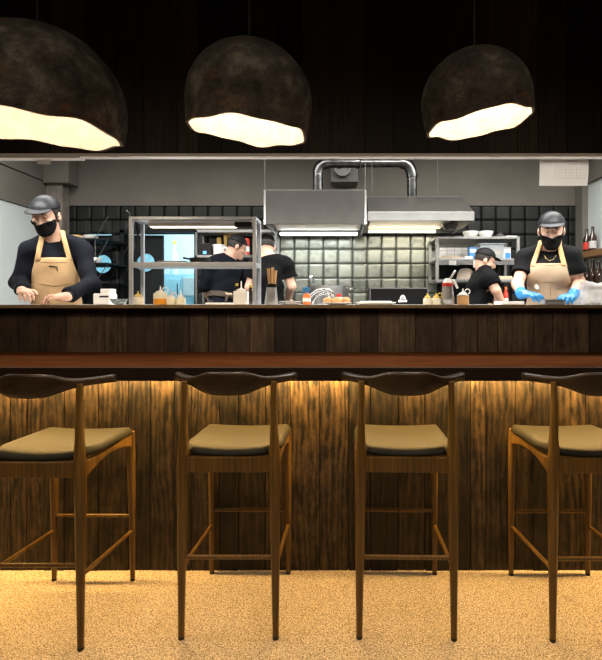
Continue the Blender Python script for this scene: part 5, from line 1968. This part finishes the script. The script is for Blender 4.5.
    if mask:
        md = np.maximum(np.maximum(hv - .007, -(hv + .008)), np.maximum(np.maximum(qz + .032 - .28 * np.abs(qx), -.122 - qz), -qy + .012 + .35 * np.abs(qz + .055)))
        mk = sdf_obj('face_mask', md, hg, M['mask'], root)
        for s_ in (-1, 1):
            MB().tube([hp(s_ * .064, .05, -.028), hp(s_ * .082, .012, -.004), hp(s_ * .088, -.018, .008)], .0022, 6).build('ear_loop', M['mask'], mk, smooth=True)
    # cap
    cg = Grid(hc - .21, hc + .21, .0042)
    cg.add(('ell', hp(0, -.012, .040), (.089 * hs, .107 * hs, .094 * hs), HB), .02)
    tl = qz - .050 + (-.06 * qy if cap == 'front' else -.06 * qy)
    dome = np.maximum(cg.v, -tl)
    cp_ = sdf_obj('cap', dome, hg, M[capm], root)
    if cap in ('front', 'back'):
        sgn = 1 if cap == 'front' else -1
        bg = Grid(hc - .24, hc + .24, .0042)
        dn = -.10 if cap == 'front' else .5
        by = hy * sgn * math.cos(dn) + hz * math.sin(dn)
        bz = np.cross(hr, by)
        if bz @ hz < 0:
            bz = -bz
        bb = np.stack([hr, by, bz], 1)
        cpos = hp(0, .084 * sgn, .054 if cap == 'front' else .052)
        bg.add(('ell', cpos, (.080 * hs, .072 * hs, .0105 * hs), bb), .01)
        sdf_obj('cap_brim', bg.v, bg, M[capm], cp_)
    if cap != 'none':
        MB().lathe(hp(0, -.012, .132), [(.008, -.003), (.008, .002), (.003, .005)], 12).build('cap_button', M[capm], cp_, smooth=True)
    if gloves:
        for a in 'AB':
            pa = np.array([np.array(p_[1]) for p_ in hnd[a]])
            gl = Grid(pa.min(0) - .10, pa.max(0) + .10, .0045)
            for i, p_ in enumerate(hnd[a]):
                gl.add(p_, .012 if i < 2 else .005, infl=.0025)
            back = J[a + 'w'] - nrm(J[a + 'w'] - J[a + 'e']) * .045
            gl.add(('cone', J[a + 'w'], back, .030, .034), .01, infl=.002)
            sdf_obj('glove', gl.v, gl, M['glove'], root)
    root['_hp'] = 0
    return root, J, hp


PW = lambda px, py, d: np.array(W(px, py, d))

# the cook at the left, in a tan apron
d = 3.36
J = dict(A=PW(31, 250.5, 3.30), B=PW(82, 249, 3.44), N=PW(53.5, 243, 3.40), P=PW(57, 0, 3.42),
         Ae=PW(19, 283, 3.28), Aw=PW(22, 290.8, 3.12), Be=PW(90.5, 284, 3.34), Bw=PW(66, 297.0, 3.08))
J['P'][2] = KF + .88
p1, J1, hp1 = person('cook in long sleeved navy shirt, tan apron and black watch at the left', (J['P'][0], 3.46), J, (-.05, -1), PW(46, 216, 3.29), (.05, -1), math.radians(23),
       M['skin_l'], 'shirt_n', sleeve=1.8, apron='apron_y', apron_kw=dict(top=-.105, half=.108, wide=.19, waist=-.34), cap='front', capm='capgloss',
       hands={'A': ((.55, -.6, -.10), (.2, .1, -1), .8), 'B': ((-.85, -.40, .03), (-.1, -.15, -1), .70)})
wd = J1['Bw'] - J1['Be']
wd /= np.linalg.norm(wd)
wc = Vector(J1['Bw'] - wd * .022)
zax = Vector(wd)
MB().lathe(wc, [(.033, -.011), (.0355, -.011), (.0355, .011), (.033, .011)], 24, cap0=False, cap1=False, R=zax.to_track_quat('Z', 'Y').to_matrix()).build('watch', M['black'], p1, smooth='auto')

# the cook at the right, beige apron and blue gloves
J = dict(A=PW(526.5, 258, 3.49), B=PW(572, 257, 3.36), N=PW(550, 252, 3.45), P=PW(549, 0, 3.46),
         Ae=PW(517.5, 284, 3.38), Aw=PW(521.5, 294.0, 3.15), Be=PW(579, 283, 3.34), Bw=PW(573, 296.0, 3.15))
J['P'][2] = KF + .86
p5, J5, hp5 = person('cook in black short sleeved shirt, beige apron and blue gloves at the right', (J['P'][0], 3.50), J, (0, -1), PW(551.4, 231, 3.37), (-.36, -1), math.radians(16),
       M['skin_l'], 'shirt_k', sleeve=.66, apron='apron_b', apron_kw=dict(top=-.085, half=.112, wide=.17, waist=-.30, strapm='strap_y'), cap='front', capm='capgloss', gloves=True, female=True,
       hands={'A': ((.48, -.65, -.04), (.2, 0, -1), .4), 'B': ((-.55, -.60, -.03), (-.2, 0, -1), .4)}, headscale=.98)


def on_cloth(root, name, px, py, lift=.003):
    """the point of a person's garment seen in a given direction"""
    from mathutils.bvhtree import BVHTree
    o = [c for c in bpy.data.objects if c.name.split('.')[0] == name and (c.parent == root or (c.parent and c.parent.parent == root))][0]
    key = o.name
    if key not in BV:
        BV[key] = BVHTree.FromPolygons([v.co + root.location for v in o.data.vertices], [tuple(p_.vertices) for p_ in o.data.polygons])
    e = Vector((0, 0, EYE))
    dr_ = (W(px, py, 1) - e).normalized()
    hit = BV[key].ray_cast(e, dr_)
    return hit[0] - dr_ * lift if hit[0] else None


BV = {}


def strip(root, parent, cloth, pts, rad, name, m, lift=.002, n=5):
    P_ = []
    for (a0, b0), (a1, b1) in zip(pts[:-1], pts[1:]):
        for k_ in range(n):
            q_ = on_cloth(root, cloth, a0 + (a1 - a0) * k_ / n, b0 + (b1 - b0) * k_ / n, lift)
            if q_:
                P_.append(q_)
    q_ = on_cloth(root, cloth, *pts[-1], lift)
    if q_:
        P_.append(q_)
    if len(P_) > 1:
        return MB().tube(P_, rad, 6).build(name, m, parent, smooth=True)


def child(root, name):
    return [c for c in bpy.data.objects if c.parent == root and c.name.split('.')[0] == name][0]


M['seam'] = mat('apron_seam_thread', (.30, .20, .11), .9)
strip(p5, p5, 'shirt', [(544, 255), (546, 258.5), (549.5, 260.6), (553, 259.5), (556.5, 255)], .0013, 'necklace', M['gold'])
q_ = on_cloth(p5, 'apron', 537, 287, 0)
if q_:
    MB().lathe(q_ + Vector((0, -.010, 0)), [(.001, 0), (.015, .001), (.019, .006), (.017, .010)], 20, R=Matrix.Rotation(-PI / 2, 3, 'X')).build('badge', M['ceramic'], p5, smooth='auto')
a5 = child(p5, 'apron')
strip(p5, a5, 'apron', [(537, 281), (550, 282.3), (564, 281)], .0022, 'pocket_seam', M['seam'], .001)
strip(p5, a5, 'apron', [(550.3, 282.5), (550.5, 296)], .0018, 'pocket_seam', M['seam'], .001)
strip(p5, a5, 'apron', [(535, 264.5), (550, 265.2), (564, 264.5)], .0018, 'bib_seam', M['seam'], .001)
a1 = child(p1, 'apron')
strip(p1, a1, 'apron', [(49, 266), (57, 267)], .004, 'zipper', M['black'], .001)
strip(p1, a1, 'apron', [(57, 267), (57.5, 271)], .003, 'zipper_pull', M['steel_d'], .001)
strip(p1, a1, 'apron', [(40, 284), (54, 286), (70, 284)], .0022, 'pocket_seam', M['seam'], .001)
strip(p1, a1, 'apron', [(40, 262), (54, 262.6), (69, 262)], .0018, 'bib_seam', M['seam'], .001)

# cook in navy seen from behind, turned to the right
d = 4.62
J = dict(A=PW(211.5, 264.5, 4.56), B=PW(237, 263, 4.74), N=PW(228, 259, 4.68), P=PW(221, 0, 4.58),
         Ae=PW(203.5, 287, 4.56), Aw=PW(211, 300, 4.72), Be=PW(243, 284, 4.84), Bw=PW(243.5, 298, 4.98))
J['P'][2] = KF + .87
person('cook in dark navy shirt with brown apron tie, face in profile behind the rack', (J['P'][0], 4.58), J, (.5, .87), PW(237, 247.5, 4.70), (.93, .36), math.radians(22),
       M['skin'], 'shirt_n', sleeve=1.05, cap='none', mask=False, tie=-.36, hairlen=-.02, headscale=.90)

# cook in black tee seen from behind
J = dict(A=PW(256, 264.5, 4.28), B=PW(285, 264.5, 4.28), N=PW(268.5, 260, 4.27), P=PW(270.5, 0, 4.28),
         Ae=PW(249.5, 287, 4.28), Aw=PW(250.5, 301, 4.48), Be=PW(291.5, 286, 4.30), Bw=PW(287.5, 300, 4.50))
J['P'][2] = KF + .86
person('cook in black short sleeved shirt seen from behind between rack and pot', (J['P'][0], 4.26), J, (.1, 1), PW(266.2, 247, 4.31), (-.15, 1), math.radians(14),
       M['skin_l'], 'shirt_k', sleeve=.62, cap='back', mask=False, hairlen=-.03, headscale=.88)

# cook bending at the right, profile
J = dict(A=PW(486.5, 276, 4.56), B=PW(489, 278, 4.26), N=PW(483.5, 271.3, 4.42), P=PW(474.5, 0, 4.42),
         Ae=PW(491, 291, 4.60), Aw=PW(497, 302, 4.60), Be=PW(496, 290.5, 4.22), Bw=PW(502.5, 303.5, 4.24))
J['P'][2] = KF + .84
person('cook in black tee and brimmed cap bending in profile by the steel wall shelf', (J['P'][0], 4.42), J, (1, .02), PW(485, 261, 4.42), (1, -.08), math.radians(18),
       M['skin'], 'shirt_k', sleeve=.60, apron='apron_y', apron_kw=dict(top=-.27, half=.10, wide=.17, waist=-.38, nostrap=True), cap='front', mask=False, hairlen=-.03, headscale=.88)

# ------------------------------------------------------------------ light
def area(name, loc, rot, sx, sy, e, col=(1, 1, 1), spread=None):
    l = bpy.data.lights.new(name, 'AREA')
    l.shape = 'RECTANGLE'
    l.size, l.size_y = sx, sy
    l.energy = e
    l.color = col
    if spread:
        l.spread = math.radians(spread)
    o = bpy.data.objects.new(name, l)
    C.objects.link(o)
    o.location = loc
    o.rotation_euler = rot
    return o


# warm strip under the ledge, shining down the planks
area('under_ledge_light', (0, BARY - .042, .9975), (0, 0, 0), 6.6, .012, 135, (1, .60, .19))
# kitchen ceiling panels
area('kitchen_light', (-1.5, 3.75, 3.18), (0, 0, 0), 2.6, .5, 72, (1, .97, .93), 165)
area('kitchen_light', (1.3, 3.75, 3.18), (0, 0, 0), 2.4, .5, 98, (1, .97, .92), 165)
# pass lights above the counter behind the wall
area('pass_light', (0, 2.955, 2.17), (math.radians(50), 0, 0), 5.8, .03, 42, (1, .96, .90), 100)
# hood tubes and one extra panel light
area('hood_light', ((HX0 + HX1) / 2, hy1 - .065, hz0 - .002), (0, 0, 0), HX1 - HX0 - .14, .04, 9, (.95, 1, 1))
area('hood_light', ((GX0 + GX1) / 2 - .06, gy1 - .055, gz0 - .002), (0, 0, 0), .70, .04, 6, (1, .92, .75))
area('hood_light', ((GX0 + GX1) / 2 - .06, gy1 - .05, gz0 - .012), (math.radians(-125), 0, 0), .70, .03, 1.5, (1, .86, .62))  # added upward light to brighten the canopy's inner panel, not a tube
# bluish daylight in the storeroom
area('storeroom_light', (-1.9, 6.3, 2.74), (0, 0, 0), 1.0, 1.0, 38, (.80, .96, 1))
# added warm fill just below the dining room ceiling, no fitting modelled
area('dining_fill', (0, .3, 3.28), (math.radians(18), 0, 0), 4.5, .8, 54, (1, .85, .66), 120)

wd_ = bpy.data.worlds.new('World')
SC.world = wd_
wd_.use_nodes = True
wd_.node_tree.nodes['Background'].inputs[0].default_value = (.9, .8, .7, 1)
wd_.node_tree.nodes['Background'].inputs[1].default_value = .02

# ------------------------------------------------------------------ camera
cam = bpy.data.cameras.new('Camera')
co = bpy.data.objects.new('Camera', cam)
C.objects.link(co)
co.location = (0, 0, EYE)
co.rotation_euler = (PI / 2, 0, 0)
cam.sensor_fit = 'AUTO'
cam.sensor_width = 36
cam.lens = F / 660 * 36
cam.shift_x = -(CX - 301) / 660
cam.shift_y = -(330 - CY) / 660
cam.clip_start = .05
SC.camera = co
SC.view_settings.view_transform = 'Standard'
SC.view_settings.look = 'None'
SC.view_settings.exposure = 0
SC.view_settings.gamma = 1
SC.view_settings.use_curve_mapping = False
SC.cycles.use_denoising = True
SC.cycles.max_bounces = 8

for o in list(bpy.data.objects):
    for k_ in ('_b', '_hp'):
        if k_ in o:
            del o[k_]
